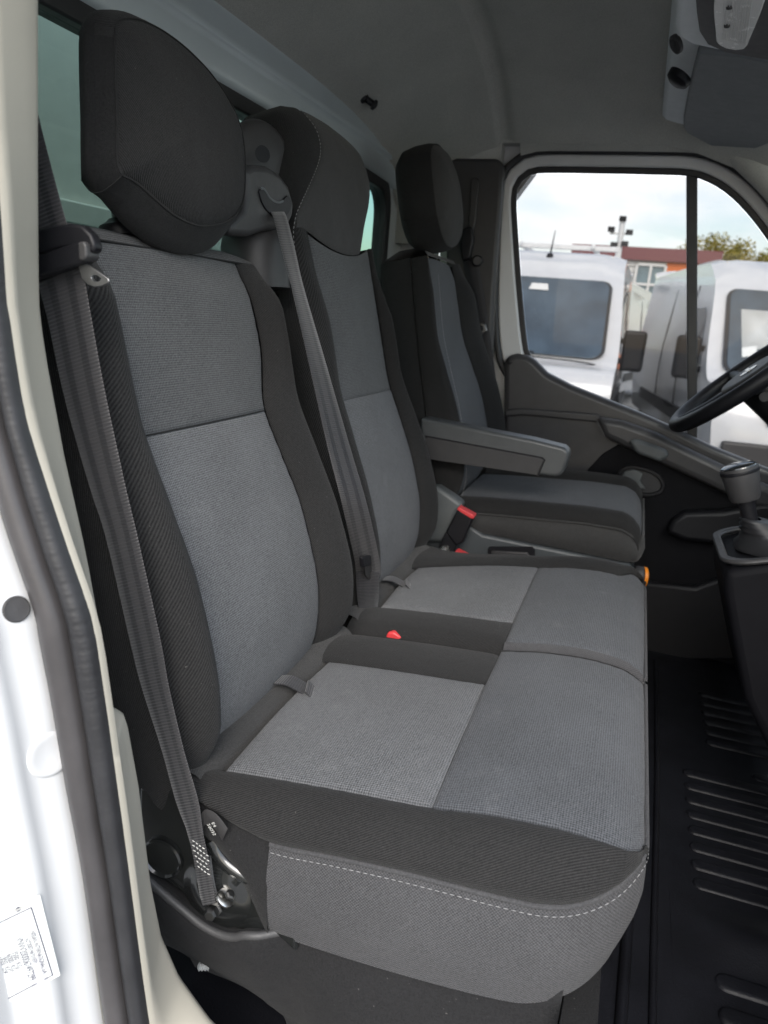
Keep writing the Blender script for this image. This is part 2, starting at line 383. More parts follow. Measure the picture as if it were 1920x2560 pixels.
def leafmat():
    m, t, b = nodes('autumn_leaves'); g = t.nodes.new('ShaderNodeNewGeometry'); n = ramp(t, noise(t, g.outputs['Position'], 1.4, 5), .3, .7)
    t.links.new(mixc(t, n, (.11, .12, .018), (.36, .27, .04)), b.inputs['Base Color']); b.inputs['Roughness'].default_value = .8
    return m
MT['leaf'] = leafmat()

# ================================================================== THE SETTING: cab shell
# ---- ground outside
g = mesh('ground', [(-60, -80, -.56), (90, -80, -.56), (90, 80, -.56), (-60, 80, -.56)], [(0, 1, 2, 3)], MT['asphalt'], None, False)
tag(g, 'grey asphalt yard the vans are parked on', kind='structure')
# ---- cab floor with moulded rubber mat
fl = box('floor', (1.40, 0.0, -.02), (1.96, 1.5, .04), MT['floor']); tag(fl, 'black rubber cab floor with moulded ribs', kind='structure')
def capsule(c, lx, ly, z, h, mat, parent, name='rib'):
    """raised rib with round ends, long along Y, the top rounded"""
    A = []
    n = 22; r = lx / 2
    ring = []
    for k in range(n):
        a = 2 * math.pi * k / n; ring.append((r * math.cos(a), (ly / 2 - r) * (1 if math.sin(a) >= 0 else -1) + r * math.sin(a)))
    prof = [(1.0, 0), (.93, .55 * h), (.78, .9 * h), (.5, h)]
    v = []; f = []
    for (s, z_) in prof:
        for (x, y) in ring:
            q = math.copysign(max(abs(y) - (1 - s) * r, 0), y); v.append((c[0] + x * s, c[1] + q, z + z_))
    for j in range(len(prof) - 1):
        for k in range(n): f.append((j*n+k, j*n+(k+1) % n, (j+1)*n+(k+1) % n, (j+1)*n+k))
    f.append(tuple(range((len(prof)-1)*n, len(prof)*n)))
    return mesh(name, v, f, mat, parent, True, None, 70)
for i in range(9):
    x = 1.255 + i * .052
    capsule((x, -.44, 0), .030, .40 if i < 8 else .10, .0005, .0048, MT['floor'], fl)
for i in range(4):
    capsule((1.045 - i * .062, -.46, 0), .036, .40, .0005, .006, MT['floor'], fl)
for i in range(6):
    capsule((1.78 + i * .052, -.48, 0), .030, .36, .0005, .006, MT['floor'], fl)
# mat border step, tunnel ridge and heel bulge
tube('mat_edge', [(.70, -.118, .002), (1.0, -.128, .004), (1.6, -.145, .004), (2.2, -.15, .003)], .009, MT['floor'], fl, 8)
tube('mat_edge', [(.70, -.165, .001), (1.0, -.17, .002), (1.6, -.185, .002), (2.2, -.19, .002)], .006, MT['floor'], fl, 8)
A = [[(x, y, .001 + .022 * math.exp(-((x - 1.135) / .05) ** 2) * smooth((-.20 - y) / .12)) for x in np.linspace(1.0, 1.27, 20)] for y in np.linspace(-.2, -.72, 14)]
surf('heel_bulge', A, MT['floor'], fl, out=(0, 0, 1))
# ---- headliner
def zroof(x, y):
    z = 1.605 - .172 * (abs(x - 1.42) / .87) ** 4
    if y > .47: z -= .012 * smooth((y - .47) / .012) + .165 * ((y - .47) / .29) ** 1.5
    z += .010 * math.exp(-((y - .455) / .02) ** 2)
    if y < .05: z -= .085 * smooth((.05 - y) / .35)
    return z
xs = np.linspace(.55, 2.29, 70); ys = np.concatenate([np.linspace(-.55, .42, 34), np.linspace(.43, .49, 15), np.linspace(.51, .765, 18)])
hl = surf('ceiling', [[(x, y, zroof(x, y)) for x in xs] for y in ys], MT['headliner'], None, out=(0, 0, -1))
tag(hl, 'dark olive grey felt headliner with a moulded ridge', kind='structure')
rf = surf('roof_skin', [[(x, y, max(zroof(x, max(min(y, .4), .05)) + .05, 1.47)) for x in np.linspace(.40, 2.42, 30)] for y in np.linspace(-.6, .84, 14)], MT['white'], hl, out=(0, 0, 1))
# ---- rear wall (bulkhead) with its window
rw = thing('rear_wall', 'grey rear cab wall with a wide rubber framed window', 'wall', (1.4, .78, 0)); 
tag(rw, kind='structure'); del rw['category']
def rrect(x0, x1, z0, z1, r, y, n=6):
    p = []
    for (cx, cz, a0) in ((x1-r, z1-r, 0), (x0+r, z1-r, 90), (x0+r, z0+r, 180), (x1-r, z0+r, 270)):
        for k in range(n + 1):
            a = math.radians(a0 + 90 * k / n); p.append((cx + r*math.cos(a), y, cz + r*math.sin(a)))
    return np.array(p)
WX0, WX1, WZ0, WZ1 = .60, 2.175, .78, 1.285
box('lower_panel', (1.41, .785, .39), (1.90, .03, .76), MT['paint_grey'], rw)
box('side_panel', (.50, .785, 1.06), (.20, .028, .58), MT['paint_grey'], rw)
box('side_panel', (2.30, .785, 1.06), (.20, .028, .58), MT['frame_paint'], rw)
band('window_rubber', rrect(WX0-.03, WX1+.03, WZ0-.03, WZ1+.032, .09, .755), rrect(WX0+.012, WX1-.012, WZ0+.012, WZ1-.010, .07, .755), (0, .04, 0), MT['rubber'], rw, .004)
prism('pane', rrect(WX0, WX1, WZ0, WZ1, .075, .772), (0, .005, 0), MT['green_glass'], rw)
# painted header beam with its folded lip
bm_ = np.array([(.766, 1.300), (.752, 1.303), (.747, 1.312), (.747, 1.350), (.752, 1.357), (.744, 1.3615), (.742, 1.368), (.752, 1.380), (.775, 1.45)])
surf('header_beam', [[(x, y, z + (.0 if x < 1.9 else -.012 * ((x - 1.9) / .4) ** 2)) for (y, z) in bm_] for x in np.linspace(.42, 2.33, 30)], MT['paint_grey'], rw, out=(0, -1, 0))
# ---- box body behind the rear window
bb = thing('box_body', 'white front wall of the box body seen through the rear window', 'box body', (1.4, 1.2, -.4))
box('front_panel', (1.35, 1.28, .8), (2.3, .04, 2.2), MT['cladding'], bb)
box('rail', (1.35, 1.245, 1.10), (2.3, .03, .05), MT['cladding'], bb, .005)
box('chassis_bracket', (.85, 1.14, .72), (.5, .10, .56), MT['paint_grey'], bb, .05)

# ---- near B-pillar: painted jamb, door seal, beige trim
pil = thing('door_pillar', 'white door pillar with rubber seal and beige trim at left edge', 'door pillar', (.47, .42, -.1))
XS = .47
sealL = [(-120, 500), (-60, 850), (0, 1106), (70, 1316), (82, 1382), (107, 1508), (137, 1683), (175, 1883), (220, 2183), (265, 2440)]
sealR = [(-25, 200), (0, 425), (15, 640), (22, 691), (55, 891), (100, 1041), (150, 1191), (200, 1341), (225, 1483), (260, 1733), (280, 1883), (320, 2183), (362, 2440)]
cs = np.linspace(0, 1, 90)
cL = catmull([px(u, v, 0, XS - .012) for u, v in sealL], cs); cR = catmull([px(u, v, 0, XS) for u, v in sealR], cs)
# straighten: match both curves by height
zz = np.linspace(1.28, .12, 110)
def byz(c, z): o = np.argsort(c[:, 2]); return np.array([np.interp(z, c[o, 2], c[o, k]) for k in range(3)])
SL = np.array([byz(cL, z) for z in zz]); SR = np.array([byz(cR, z) for z in zz])
SL[:, 2] = zz; SR[:, 2] = zz
# top of the pillar beyond the frame: keep going up
jam = []
for i in range(len(zz)):
    p = SL[i]; row = []
    for w in np.concatenate([np.linspace(0, .12, 34), np.linspace(.13, .26, 8)]):
        row.append((p[0] - w + .004, p[1] + .004 + .010 * smooth(w / .03) + .022 * smooth((w - .035) / .035) + .16 * max(0, w - .10) - .0035 * math.exp(-((w - .052) / .014) ** 2) + .002 * math.sin(p[2] * 9), p[2]))
    jam.append(row)
jamb = surf('painted_jamb', jam, MT['white'], pil, out=(-.3, -1, 0))
rows = []; rows2 = []
for i in range(len(zz)):
    a, b = SL[i], SR[i]; wv = b - a; W_ = np.linalg.norm(wv)
    m0 = a + wv * .54
    up_ = np.array([-.9, -.45, 0])
    wob = .0004 * math.sin(i * 1.9) + .0003 * math.sin(i * .37)
    rows.append([a + up_ * -.003, a + wv*.06 + up_ * .006, a + wv*.2 + up_ * .011, a + wv*.36 + up_ * .010, a + wv*.48 + up_ * .005, m0 + up_ * (-.002)])
sealo = surf('seal_lip', rows, MT['rubber_seal'], pil, out=(-1, -.5, 0))
zz2 = np.linspace(1.28, .12, 520)
for k, z in enumerate(zz2):
    a = np.array([np.interp(z, zz[::-1], SL[::-1, q]) for q in range(3)]); b = np.array([np.interp(z, zz[::-1], SR[::-1, q]) for q in range(3)])
    wv = b - a; up_ = np.array([-.9, -.45, 0])
    rib = .0011 * (abs(math.sin(z * 560)) ** .5 - .6) * smooth((z - .42) / .1) + .0003 * math.sin(z * 131)
    rows2.append([a + wv*.52 + up_ * -.002, a + wv*.58 + up_ * (.006 + rib*.6), a + wv*.68 + up_ * (.0105 + rib), a + wv*.80 + up_ * (.0105 + rib), a + wv*.92 + up_ * (.006 + rib * .5), b + up_ * -.006])
surf('seal_bulb', rows2, MT['rubber'], pil, out=(-1, -.5, 0))
# beige trim: from the seal to the trim's inner edge, then turning into the cab
beR = [(82, -260), (82, 0), (82, 400), (84, 640), (87, 691), (103, 791), (140, 991), (185, 1191), (220, 1381), (237, 1505), (243, 1535), (268, 1548), (277, 1575), (300, 1702), (325, 1908), (350, 2032), (390, 2122), (455, 2212), (520, 2280)]
cB = np.array([px(u, v, 0, .535) for u, v in beR])
zb = np.concatenate([np.linspace(1.62, .62, 40), np.linspace(.615, .40, 90), np.linspace(.395, .12, 40)])
o_ = np.argsort(cB[:, 2]); rowsb = []
cRd = catmull([px(u, v, 0, XS) for u, v in [(-60, -300)] + sealR], np.linspace(0, 1, 160))
for z in zb:
    yb = np.interp(z, cB[o_, 2], cB[o_, 1]); r = byz(cRd, z); y0 = r[1]
    rowsb.append([(XS - .004, y0 + .006, z), (XS + .006, y0 - .001, z), (XS + .02, (y0 * .62 + yb * .38) - .003, z), (.515, (y0*.2+yb*.8) - .003, z), (.530, yb - .0015, z), (.536, yb + .001, z), (.541, yb + .006, z), (.543, yb + .02, z), (.532, yb + .06, z), (.50, yb + .12, z), (.46, yb + .30, z)])
surf('beige_trim', rowsb, MT['beige'], pil, out=(-.4, -1, 0))
bpy.context.view_layer.update()
def bvh(o): return BVHTree.FromPolygons([v.co.copy() for v in o.data.vertices], [tuple(p.vertices) for p in o.data.polygons])
bj = bvh(jamb)
def hit(b, u, v):
    d = Vector(ray(u, v)).normalized(); h = b.ray_cast(Vector(C0), d); return h[0], h[1]
# body plug on the jamb
h, n = hit(bj, 35, 1316)
if h:
    n = n if n.dot(Vector((0, -1, 0))) > 0 else -n
    lathe('body_plug', [(.0002, -.002), (.0108, -.002), (.0112, .0006), (.0100, .0022), (.0075, .0018), (.0002, .0026)], h, n, MT['dark_plastic'], pil)
h, n = hit(bj, 108, 1630)
if h:
    n = n if n.dot(Vector((0, -1, 0))) > 0 else -n
    lathe('pressed_dimple', [(.022, -.004), (.020, .0010), (.017, .0016), (.013, .0006), (.0002, .0002)], h, n, MT['white'], pil, 32, 80)
# type plate
Pc = [hit(bj, *q) for q in ((67, 1958), (113, 2104), (14, 2190))]
if all(p[0] for p in Pc):
    n = Pc[0][1]; n = n if n.dot(Vector((0, -1, 0))) > 0 else -n
    A0, A1, A2 = [Vector(p[0]) for p in Pc]; xd = (A1 - A0).normalized(); yd = n.cross(xd).normalized()
    W0 = (A1 - A0).length; H0 = W0 * .72
    pl = thing('type_plate', 'white type approval plate with printed lines on the white door pillar', 'label', tuple(A0))
    TL = A0 + n * .0012; 
    def at(a, b, lift=0.0): return TL + xd * (a * W0) - yd * (b * H0) + n * lift
    q = [at(-.10, -.16), at(1.06, -.10), at(1.06, 1.1), at(-.10, 1.1)]
    prism('film', [tuple(v) for v in q], tuple(-n * .0006), MT['paper'], pl)
    for (a, b, c, d, w) in ((0, 0, 1, 0, .012), (0, 1, 1, 1, .008), (0, 0, 0, 1, .012), (1, 0, 1, 1, .012), (.34, .66, .82, .66, .006)):
        p0, p1 = at(a, b, .0004), at(c, d, .0004); dd = (p1 - p0).normalized(); s = n.cross(dd) * w * W0 * .5
        mesh('border_line', [p0 - s, p1 - s, p1 + s, p0 + s], [(0, 1, 2, 3)], MT['ink'], pl, False)
    def tx(body, a, b, hgt, sx=.8): textmesh('print', body, hgt * W0, MT['ink'], pl, at(a, b, .0004), xd, yd, 0, sx)
    tx('NISSAN INTERNATIONAL S.A.', .30, .115, .072, .66); tx('e2*2007/46*0165*', .36, .205, .070, .70); tx('VNVV2000067497299', .30, .325, .105, .66)
    tx('3500  KG', .44, .42, .075, .85); tx('6000  KG', .44, .50, .075, .85); tx('1- 1850  KG', .35, .58, .075, .85); tx('2- 2100  KG', .35, .655, .075, .85)
    tx('MG', .62, .76, .08); tx('-', .78, .74, .12); tx('FDC4 BVM6', .40, .86, .07); tx('0087', .86, .95, .06)
    c = at(-.055, .17, .0004)
    # round emblem crossed by a bar above the plate's corner
    r = .030 * W0
    ring = [c + xd * r * math.cos(t) + yd * r * math.sin(t) for t in np.linspace(0, 2*math.pi, 24, endpoint=False)]
    mesh('emblem', ring, [tuple(range(24))], MT['ink'], pl, False)
    bar = [c + n*.0002 + xd * a + yd * b for a, b in ((-r*.4, -r*1.6), (r*.4, -r*1.6), (r*.4, r*1.6), (-r*.4, r*1.6))]
    mesh('emblem_bar', bar, [(0, 1, 2, 3)], MT['paleline'], pl, False)

# ---- far side: driver's door, frame and pillar trim
XD = 2.33
win = [(1118, 470), (1117, 430), (1122, 402), (1140, 383), (1170, 375), (1300, 376), (1400, 378), (1490, 382), (1540, 400), (1580, 428), (1620, 470), (1659, 522), (1720, 610), (1800, 740), (1860, 850), (1880, 1000), (1860, 1085),
       (1659, 1012), (1540, 965), (1460, 925), (1380, 890), (1300, 858), (1230, 830), (1180, 805), (1150, 772), (1140, 740), (1128, 620)]
wp = np.array([px(u, v, 0, XD + .03) for u, v in win])
wp = catmull(wp, np.linspace(0, 1, 121)[:-1], closed=True)
dd_ = thing('driver_door', 'black trimmed driver door with window, across the cab', 'door', (XD, 0, 0))
band('window_rubber', offset_poly(wp, .017), wp, (-.012, 0, 0), MT['rubber'], dd_, .003)
wx_ = np.array([.034 * smooth((1.32 - q[2]) / .45) * smooth((q[1] - .22) / .06) for q in wp])
band('window_frame', offset_poly(wp, .048 + wx_), offset_poly(wp, .0165), (-.020, 0, 0), MT['frame_paint'], dd_, .006)
band('door_seal', offset_poly(wp, .066 + wx_), offset_poly(wp, .047 + wx_), (-.032, 0, 0), MT['rubber'], dd_, .006)
prism('pane', wp + np.array([.004, 0, 0]), (.004, 0, 0), MT['glass'], dd_)
bar = [px(u, v, 0, XD + .022) for u, v in ((1483, 368), (1507, 372), (1506, 960), (1485, 950))]
prism('divider_bar', bar, (.028, 0, 0), MT['rubber'], dd_, .003)
XP = XD - .024
pan = [(1088, 785), (1095, 768), (1115, 764), (1140, 768), (1155, 778), (1182, 806), (1232, 832), (1302, 860), (1382, 892), (1462, 927), (1542, 967), (1661, 1014), (1862, 1090), (1862, 1400), (1560, 1500), (1250, 1480), (1110, 1300), (1092, 1040), (1087, 930)]
prism('door_panel', [px(u, v, 0, XP) for u, v in pan], (.06, 0, 0), MT['door_plastic'], dd_, .018, 5)
led = [(1092, 884), (1130, 881), (1290, 893), (1310, 905), (1292, 912), (1130, 896), (1092, 900)]
prism('ledge', [px(u, v, 0, XP - .001) for u, v in led], (-.012, 0, 0), MT['door_plastic'], dd_, .0058, 4)
arm = [(1290, 897), (1345, 905), (1420, 932), (1500, 972), (1580, 1010), (1700, 1062), (1860, 1120), (1860, 1180), (1700, 1118), (1580, 1068), (1500, 1030), (1440, 1003), (1380, 975), (1350, 962), (1320, 948), (1305, 940)]
prism('door_armrest', [px(u, v, 0, XP - .002) for u, v in arm], (-.05, 0, 0), MT['door_plastic'], dd_, .020, 5)
prism('arm_joint', [px(u, v, 0, XP - .0525) for u, v in ((1284, 900), (1287, 899), (1307, 941), (1304, 942))], (-.002, 0, 0), MT['dark_plastic'], dd_)
prism('pull_handle', [px(u, v, 0, XP - .05) for u, v in ((1358, 950), (1375, 946), (1440, 970), (1446, 985), (1425, 996), (1375, 978))], (-.022, 0, 0), MT['grey_plastic'], dd_, .010)
rec = [(1225, 1110), (1245, 1052), (1270, 1014), (1302, 980), (1335, 960), (1365, 954), (1440, 992), (1560, 1050), (1659, 1095), (1850, 1165), (1850, 1395), (1560, 1495), (1252, 1475)]
prism('shaded_inner_panel', [px(u, v, 0, XP - .001) for u, v in rec], (-.007, 0, 0), MT['console'], dd_, .006)  # recessed lower door; its shade is put into the near-black colour
lat = np.array([px(u, v, 0, XP - .0075) for u, v in ((1337, 1032), (1345, 1014), (1370, 1008), (1415, 1022), (1432, 1044), (1425, 1062), (1395, 1068), (1355, 1054))])
lat = catmull(lat, np.linspace(0, 1, 41)[:-1], closed=True)
band('latch_bezel', offset_poly(lat, .006), offset_poly(lat, -.006), (-.010, 0, 0), MT['black'], dd_, .003)
prism('latch_recess', offset_poly(lat, -.005), (-.002, 0, 0), MT['rubber'], dd_)
prism('latch_lever', [px(u, v, 0, XP - .0105) for u, v in ((1343, 1030), (1350, 1017), (1370, 1013), (1390, 1022), (1383, 1038), (1395, 1056), (1370, 1053), (1350, 1044))], (-.008, 0, 0), MT['grey_plastic'], dd_, .004)
prism('door_pocket', [px(u, v, 0, XP - .006) for u, v in ((1437, 1142), (1452, 1115), (1478, 1098), (1560, 1096), (1640, 1080), (1720, 1080), (1720, 1175), (1640, 1172), (1560, 1168), (1480, 1160))], (-.05, 0, 0), MT['black'], dd_, .014)
prism('lower_moulding', [px(u, v, 0, XP - .006) for u, v in ((1380, 1250), (1500, 1262), (1560, 1240), (1620, 1200), (1860, 1220), (1860, 1420), (1380, 1420))], (-.03, 0, 0), MT['black'], dd_, .012)
lathe('trim_screw', [(.0002, -.001), (.0085, -.001), (.0085, .001), (.006, .002), (.0002, .0022)], px(1101, 781, 0, XP - .001), (-1, 0, 0), MT['black'], dd_, 16)
prism('outer_skin', [px(u, v, 0, XP) + np.array([.09, 0, -.01]) for u, v in pan], (.02, 0, 0), MT['white'], dd_, .006)
# cab side around the far door
cs_ = thing('cab_side', 'grey painted side of the cab around the driver door', 'cab side', (2.36, .6, 0)); tag(cs_, kind='structure'); del cs_['category']
of = offset_poly(wp, .064); 
prism('rear_pillar', [px(u, v, 0, XD + .035) for u, v in ((1000, 330), (1090, 335), (1125, 345), (1180, 335), (1080, 470), (1090, 640), (1100, 780), (1100, 1060), (1100, 1300), (900, 1200), (960, 700))], (.05, 0, 0), MT['frame_paint'], cs_)
box('rear_side', (2.40, .70, .70), (.05, .30, 1.6), MT['frame_paint'], cs_)
box('rear_corner', (2.335, .625, 1.40), (.05, .31, .50), MT['headliner'], cs_)
box('rear_corner', (2.332, .36, 1.545), (.046, .28, .215), MT['headliner'], cs_)
box('corner_filler', (2.377, .50, 1.42), (.012, .15, .12), MT['frame_paint'], cs_)
box('corner_filler', (2.378, .39, 1.455), (.012, .07, .06), MT['frame_paint'], cs_)
hdr = [(p[0] - .02, p[1], p[2]) for p in of]
# header trim between the headliner and the door seal
idx = [i for i in range(len(of)) if (of[i][2] > 1.39 or (of[i][2] > 1.0 and of[i][1] < .1)) and of[i][1] > -.75]
top_ = sorted([of[i] for i in idx], key=lambda p: -p[1])
rowsh = []
for p in top_:
    zt = max(zroof(2.285, p[1]) + .003, p[2] + .02); rowsh.append([(2.322, p[1], p[2] - .012), (2.306, p[1], p[2] - .002), (2.299, p[1], p[2] + .006 + (zt - p[2]) * .1), (2.294, p[1], p[2] + (zt - p[2]) * .5), (2.287, p[1], zt)])
surf('header_trim', rowsh, MT['headliner'], cs_, out=(-1, 0, -.2))
prism('sill', [(2.30, -.6, 0), (2.42, -.6, 0), (2.42, -.6, .2), (2.30, -.6, .12)], (0, 1.4, 0), MT['black'], cs_, .01)
# B-pillar trim on the far side, dark plastic with the belt adjuster slot
bt = thing('pillar_trim', 'dark plastic pillar trim behind the driver seat', 'pillar trim', (2.27, .55, .3))
prism('cover', [px(u, v, 0, 2.265) for u, v in ((968, 348), (985, 341), (1075, 342), (1086, 352), (1083, 420), (1066, 640), (1056, 900), (1050, 1100), (960, 1100), (960, 700))], (.05, 0, 0), MT['dark_plastic'], bt, .014)
prism('adjuster_slot', [px(u, v, 0, 2.262) for u, v in ((1018, 388), (1028, 382), (1036, 390), (1030, 470), (1022, 510), (1012, 505))], (-.008, 0, 0), MT['dark_plastic'], bt, .005)

# ================================================================== SEATS
def frame(yj, zj, rec=(.223, .975)):
    d = np.array([0, rec[0], rec[1]]); n = np.array([0, -rec[1], rec[0]])
    return lambda x, t, off=0.0: np.array([x, yj, zj]) + d * t + n * off
def panel(name, F, ctrl, ts, us, mat, parent, **k):
    return surf(name, [[F(x, t, o) for x, o in catmull(ctrl(t), us)] for t in ts], mat, parent, **k)
def stitches(name, path, dash, gap, r, mat, parent, lift=(0, 0, 0)):
    """a row of separate thread stitches, joined into one part"""
    p = np.array(path, float) + np.array(lift); L = np.concatenate([[0], np.cumsum(np.linalg.norm(np.diff(p, axis=0), axis=1))])
    v = []; f = []; s = 0
    while s + dash < L[-1]:
        a = np.array([np.interp(s, L, p[:, k]) for k in range(3)]); b = np.array([np.interp(s + dash, L, p[:, k]) for k in range(3)])
        T = (b - a) / np.linalg.norm(b - a); N = np.cross(T, [.3, .5, .8]); N /= np.linalg.norm(N); B = np.cross(T, N); o = len(v)
        for q in (a, (a + b) / 2, b):
            rr = r if q is not a and q is not b else r * .5
            for c in range(4): v.append(q + rr * (N * math.cos(c*math.pi/2) + B * math.sin(c*math.pi/2)))
        for j in range(2):
            for c in range(4): f.append((o+j*4+c, o+j*4+(c+1) % 4, o+(j+1)*4+(c+1) % 4, o+(j+1)*4+c))
        s += dash + gap
    return mesh(name, v, f, mat, parent)
OUT = (-.5, -1, .2)
# ------------------------------------------------ near passenger seat
ps = thing('passenger_seat', 'nearest grey and black passenger seat with black headrest on two posts', 'seat', (.85, .2, .25), 'three cab seats')
F1 = frame(.42, .41)
lumb = pw([-.06, -.02, .02, .06, .13, .22, .32, .42, .62], [-.05, -.015, .012, .027, .036, .030, .014, 0, 0])
xo1 = pw([-.05, .1, .3, .45, .63], [.622, .612, .611, .613, .622]); xi1 = pw([-.05, 0, .1, .3, .45, .56, .63], [1.06, 1.09, 1.10, 1.075, 1.05, 1.042, 1.030])
sl1 = pw([-.05, 0, .1, .25, .4, .6], [.700, .692, .683, .690, .684, .676]); sr1 = pw([-.05, 0, .1, .25, .33, .39, .49, .6], [.975, .982, .995, .997, .986, .979, 1.0, .985])
bo1 = lambda t: .030 * smooth((t + .05) / .12) * (1 - .8 * smooth((t - .53) / .08))
tb = lambda t: -.010 * smooth((t - .55) / .055)
TSEAM = .392
def insrow(F, sl, sr, lu, t, n, crown=.006):
    a, b = sl(t), sr(t); return [F(a + (b - a) * q, t, lu(t) + tb(t) + crown * (1 - (2*q - 1) ** 2)) for q in n]
us_i = spaced(26, .31)
back1 = panel('backrest', F1, lambda t: [(xo1(t)+.004, -.055), (xo1(t)+.003, -.10), (xo1(t)+.02, -.128), (.85, -.134), (xi1(t)-.02, -.128), (xi1(t)-.003, -.10), (xi1(t)-.004, -.055)],
              np.linspace(-.06, .605, 30), np.linspace(0, 1, 40), MT['canvas_dark'], ps, out=(0, 1, 0))
surf('lower_insert', [insrow(F1, sl1, sr1, lumb, t, us_i) for t in -.05 + (TSEAM + .05) * spaced(34, .44)], MT['grey_low'], back1, out=OUT, sink=.0035, edges='lrt', puff=.002)
surf('upper_insert', [insrow(F1, sl1, sr1, lumb, t, us_i) for t in TSEAM + (.603 - TSEAM) * spaced(20, .21)], MT['grey_up'], back1, out=OUT, sink=.0035, edges='lrtb', puff=.002, uvo=(.0007, .001))
us_b = spaced(26, .17)
tsb = -.06 + .665 * spaced(44, .66, False, True)
def bolL(t):
    a, x = sl1(t), xo1(t); L = lumb(t) + tb(t); b = bo1(t)
    return [(a, L), (a - (a-x)*.28, L + b*.72), (a - (a-x)*.58, L + b), (a - (a-x)*.84, L*.75 + b*.62), (x, L*.4 - .004), (x - .001, -.028), (x + .004, -.055)]
def bolR(t):
    a, x = sr1(t), xi1(t); L = lumb(t) + tb(t); b = bo1(t) * 1.05
    return [(a, L), (a + (x-a)*.25, L + b*.66), (a + (x-a)*.58, L + b), (a + (x-a)*.86, L*.75 + b*.6), (x, L*.4 - .006), (x + .001, -.03), (x - .004, -.055)]
panel('outer_bolster', F1, bolL, tsb, us_b, MT['twill'], back1, out=(-1, -1, 0), sink=.0035, edges='lrt', puff=.001)
panel('inner_bolster', F1, bolR, tsb, us_b, MT['twill'], back1, out=(.3, -1, 0), sink=.0035, edges='lrt', puff=.001)
# top strip rolling over the backrest
topsec = [(.603, -.010), (.614, -.014), (.6235, -.032), (.625, -.06), (.620, -.095), (.600, -.128)]
xt = .620 + (1.036 - .620) * spaced(36, .41, True, True)
def topend(x): return -.012 * (smooth((.655 - x) / .035) + smooth((x - .995) / .04))
surf('top_strip', [[F1(x, t + topend(x) * (k / 3 if k < 3 else 1), o) for k, (t, o) in enumerate(topsec)] for x in xt], MT['canvas_dark'], back1, out=(0, 0, 1))
tube('top_seam', [F1(x, .6035, -.0085) for x in np.linspace(.624, 1.032, 12)], .0012, MT['darkthread'], back1, 5, k=24)
tube('cross_seam', [F1(sl1(TSEAM) + (sr1(TSEAM) - sl1(TSEAM)) * q, TSEAM, lumb(TSEAM) + .006 * (1 - (2*q-1)**2) - .0012) for q in np.linspace(0.01, .99, 10)], .0010, MT['darkthread'], back1, 5, k=20)
stitches('side_stitching', [F1(xo1(t) - .0005, t, -.058) for t in np.linspace(-.05, .58, 40)], .0045, .0035, .0008, MT['thread'], back1)
def onb(u, v, off):
    n = np.array([0, -.975, .223]); p0 = np.array([0, .42, .41]) + n * off; d = ray(u, v)
    P = C0 + d * (np.dot(n, p0 - C0) / np.dot(n, d)); return P[0], (P[1:] - p0[1:]) @ np.array([.223, .975])
# headrest: front face, side band, underside, back face
FO = [onb(u, v, .030) for u, v in ((250, 62), (256, 46), (275, 40), (312, 46), (360, 71), (410, 110), (455, 157), (490, 207), (515, 257), (528, 310), (531, 380), (527, 430), (513, 460), (485, 481), (440, 489), (405, 480), (370, 460), (335, 430), (300, 399), (275, 383), (258, 373), (254, 340), (253, 250), (250, 150), (249, 100))]
FOc = catmull(FO, np.linspace(0, 1, 73)[:-1], closed=True)
cen = FOc.mean(0)
def polar(F, oc, off0, puffv, rs):
    return [[F(*(cen + (p - cen) * r), off0 + puffv * (1 - r ** 3)) for p in oc] for r in rs]
head1 = surf('headrest', polar(F1, FOc, .030, .020, np.array([.0005, .15, .35, .55, .72, .85, .93, .97, .985, 1.0])), MT['twill'], ps, out=OUT, sink=.003, edges='t', closed=True, uvp=True)
BOc = np.array([cen + (p - cen) * np.array([1.0, 1.0]) + np.array([.0, -.012]) for p in FOc])
lowmask = smooth((.705 - FOc[:, 1]) / .05)
def bandrow(k):
    q = [0, .04, .12, .3, .5, .7, .88, 1.0][k]; bul = .015 * math.sin(math.pi * q) - (.003 if k == 0 else 0)
    r = []
    for i, p in enumerate(FOc):
        tn = FOc[(i + 1) % len(FOc)] - FOc[i - 1]; d = np.array([tn[1], -tn[0]]); d = d / np.linalg.norm(d)
        if np.dot(d, p - cen) < 0: d = -d
        o = .030 - .056 * q; xx = p + d * bul
        dn = lowmask[i] * (.018 * smooth(q / .75)) * smooth((p[0] - .692) / .06) * smooth((.995 - p[0]) / .12)
        sh = -.010 * max(0, q - .6) / .4
        r.append(F1(xx[0] + d[0] * sh, xx[1] - dn + d[1] * sh, o))
    return r
surf('side_band', [bandrow(k) for k in range(8)], MT['twill'], head1, out=(0, 0, 0.001), closed=True)
bk = np.array(bandrow(7)); cb = bk.mean(0)
surf('back_face', [cb + (bk - cb) * r + np.array([0, .035, 0]) * (1 - r * r) for r in (.0005, .3, .6, .85, 1.0)], MT['twill'], head1, out=(0, 1, 0), closed=True)
tube('piping', [F1(p[0], p[1], .0295) for p in list(FOc) + [FOc[0]]], .0009, MT['darkthread'], head1, 6, k=150)
corner = np.argmin(np.linalg.norm(FOc - np.array(FO[20]), axis=1))
tube('corner_seam', [bandrow(k)[corner] for k in range(8)], .0008, MT['darkthread'], head1, 5, k=20)
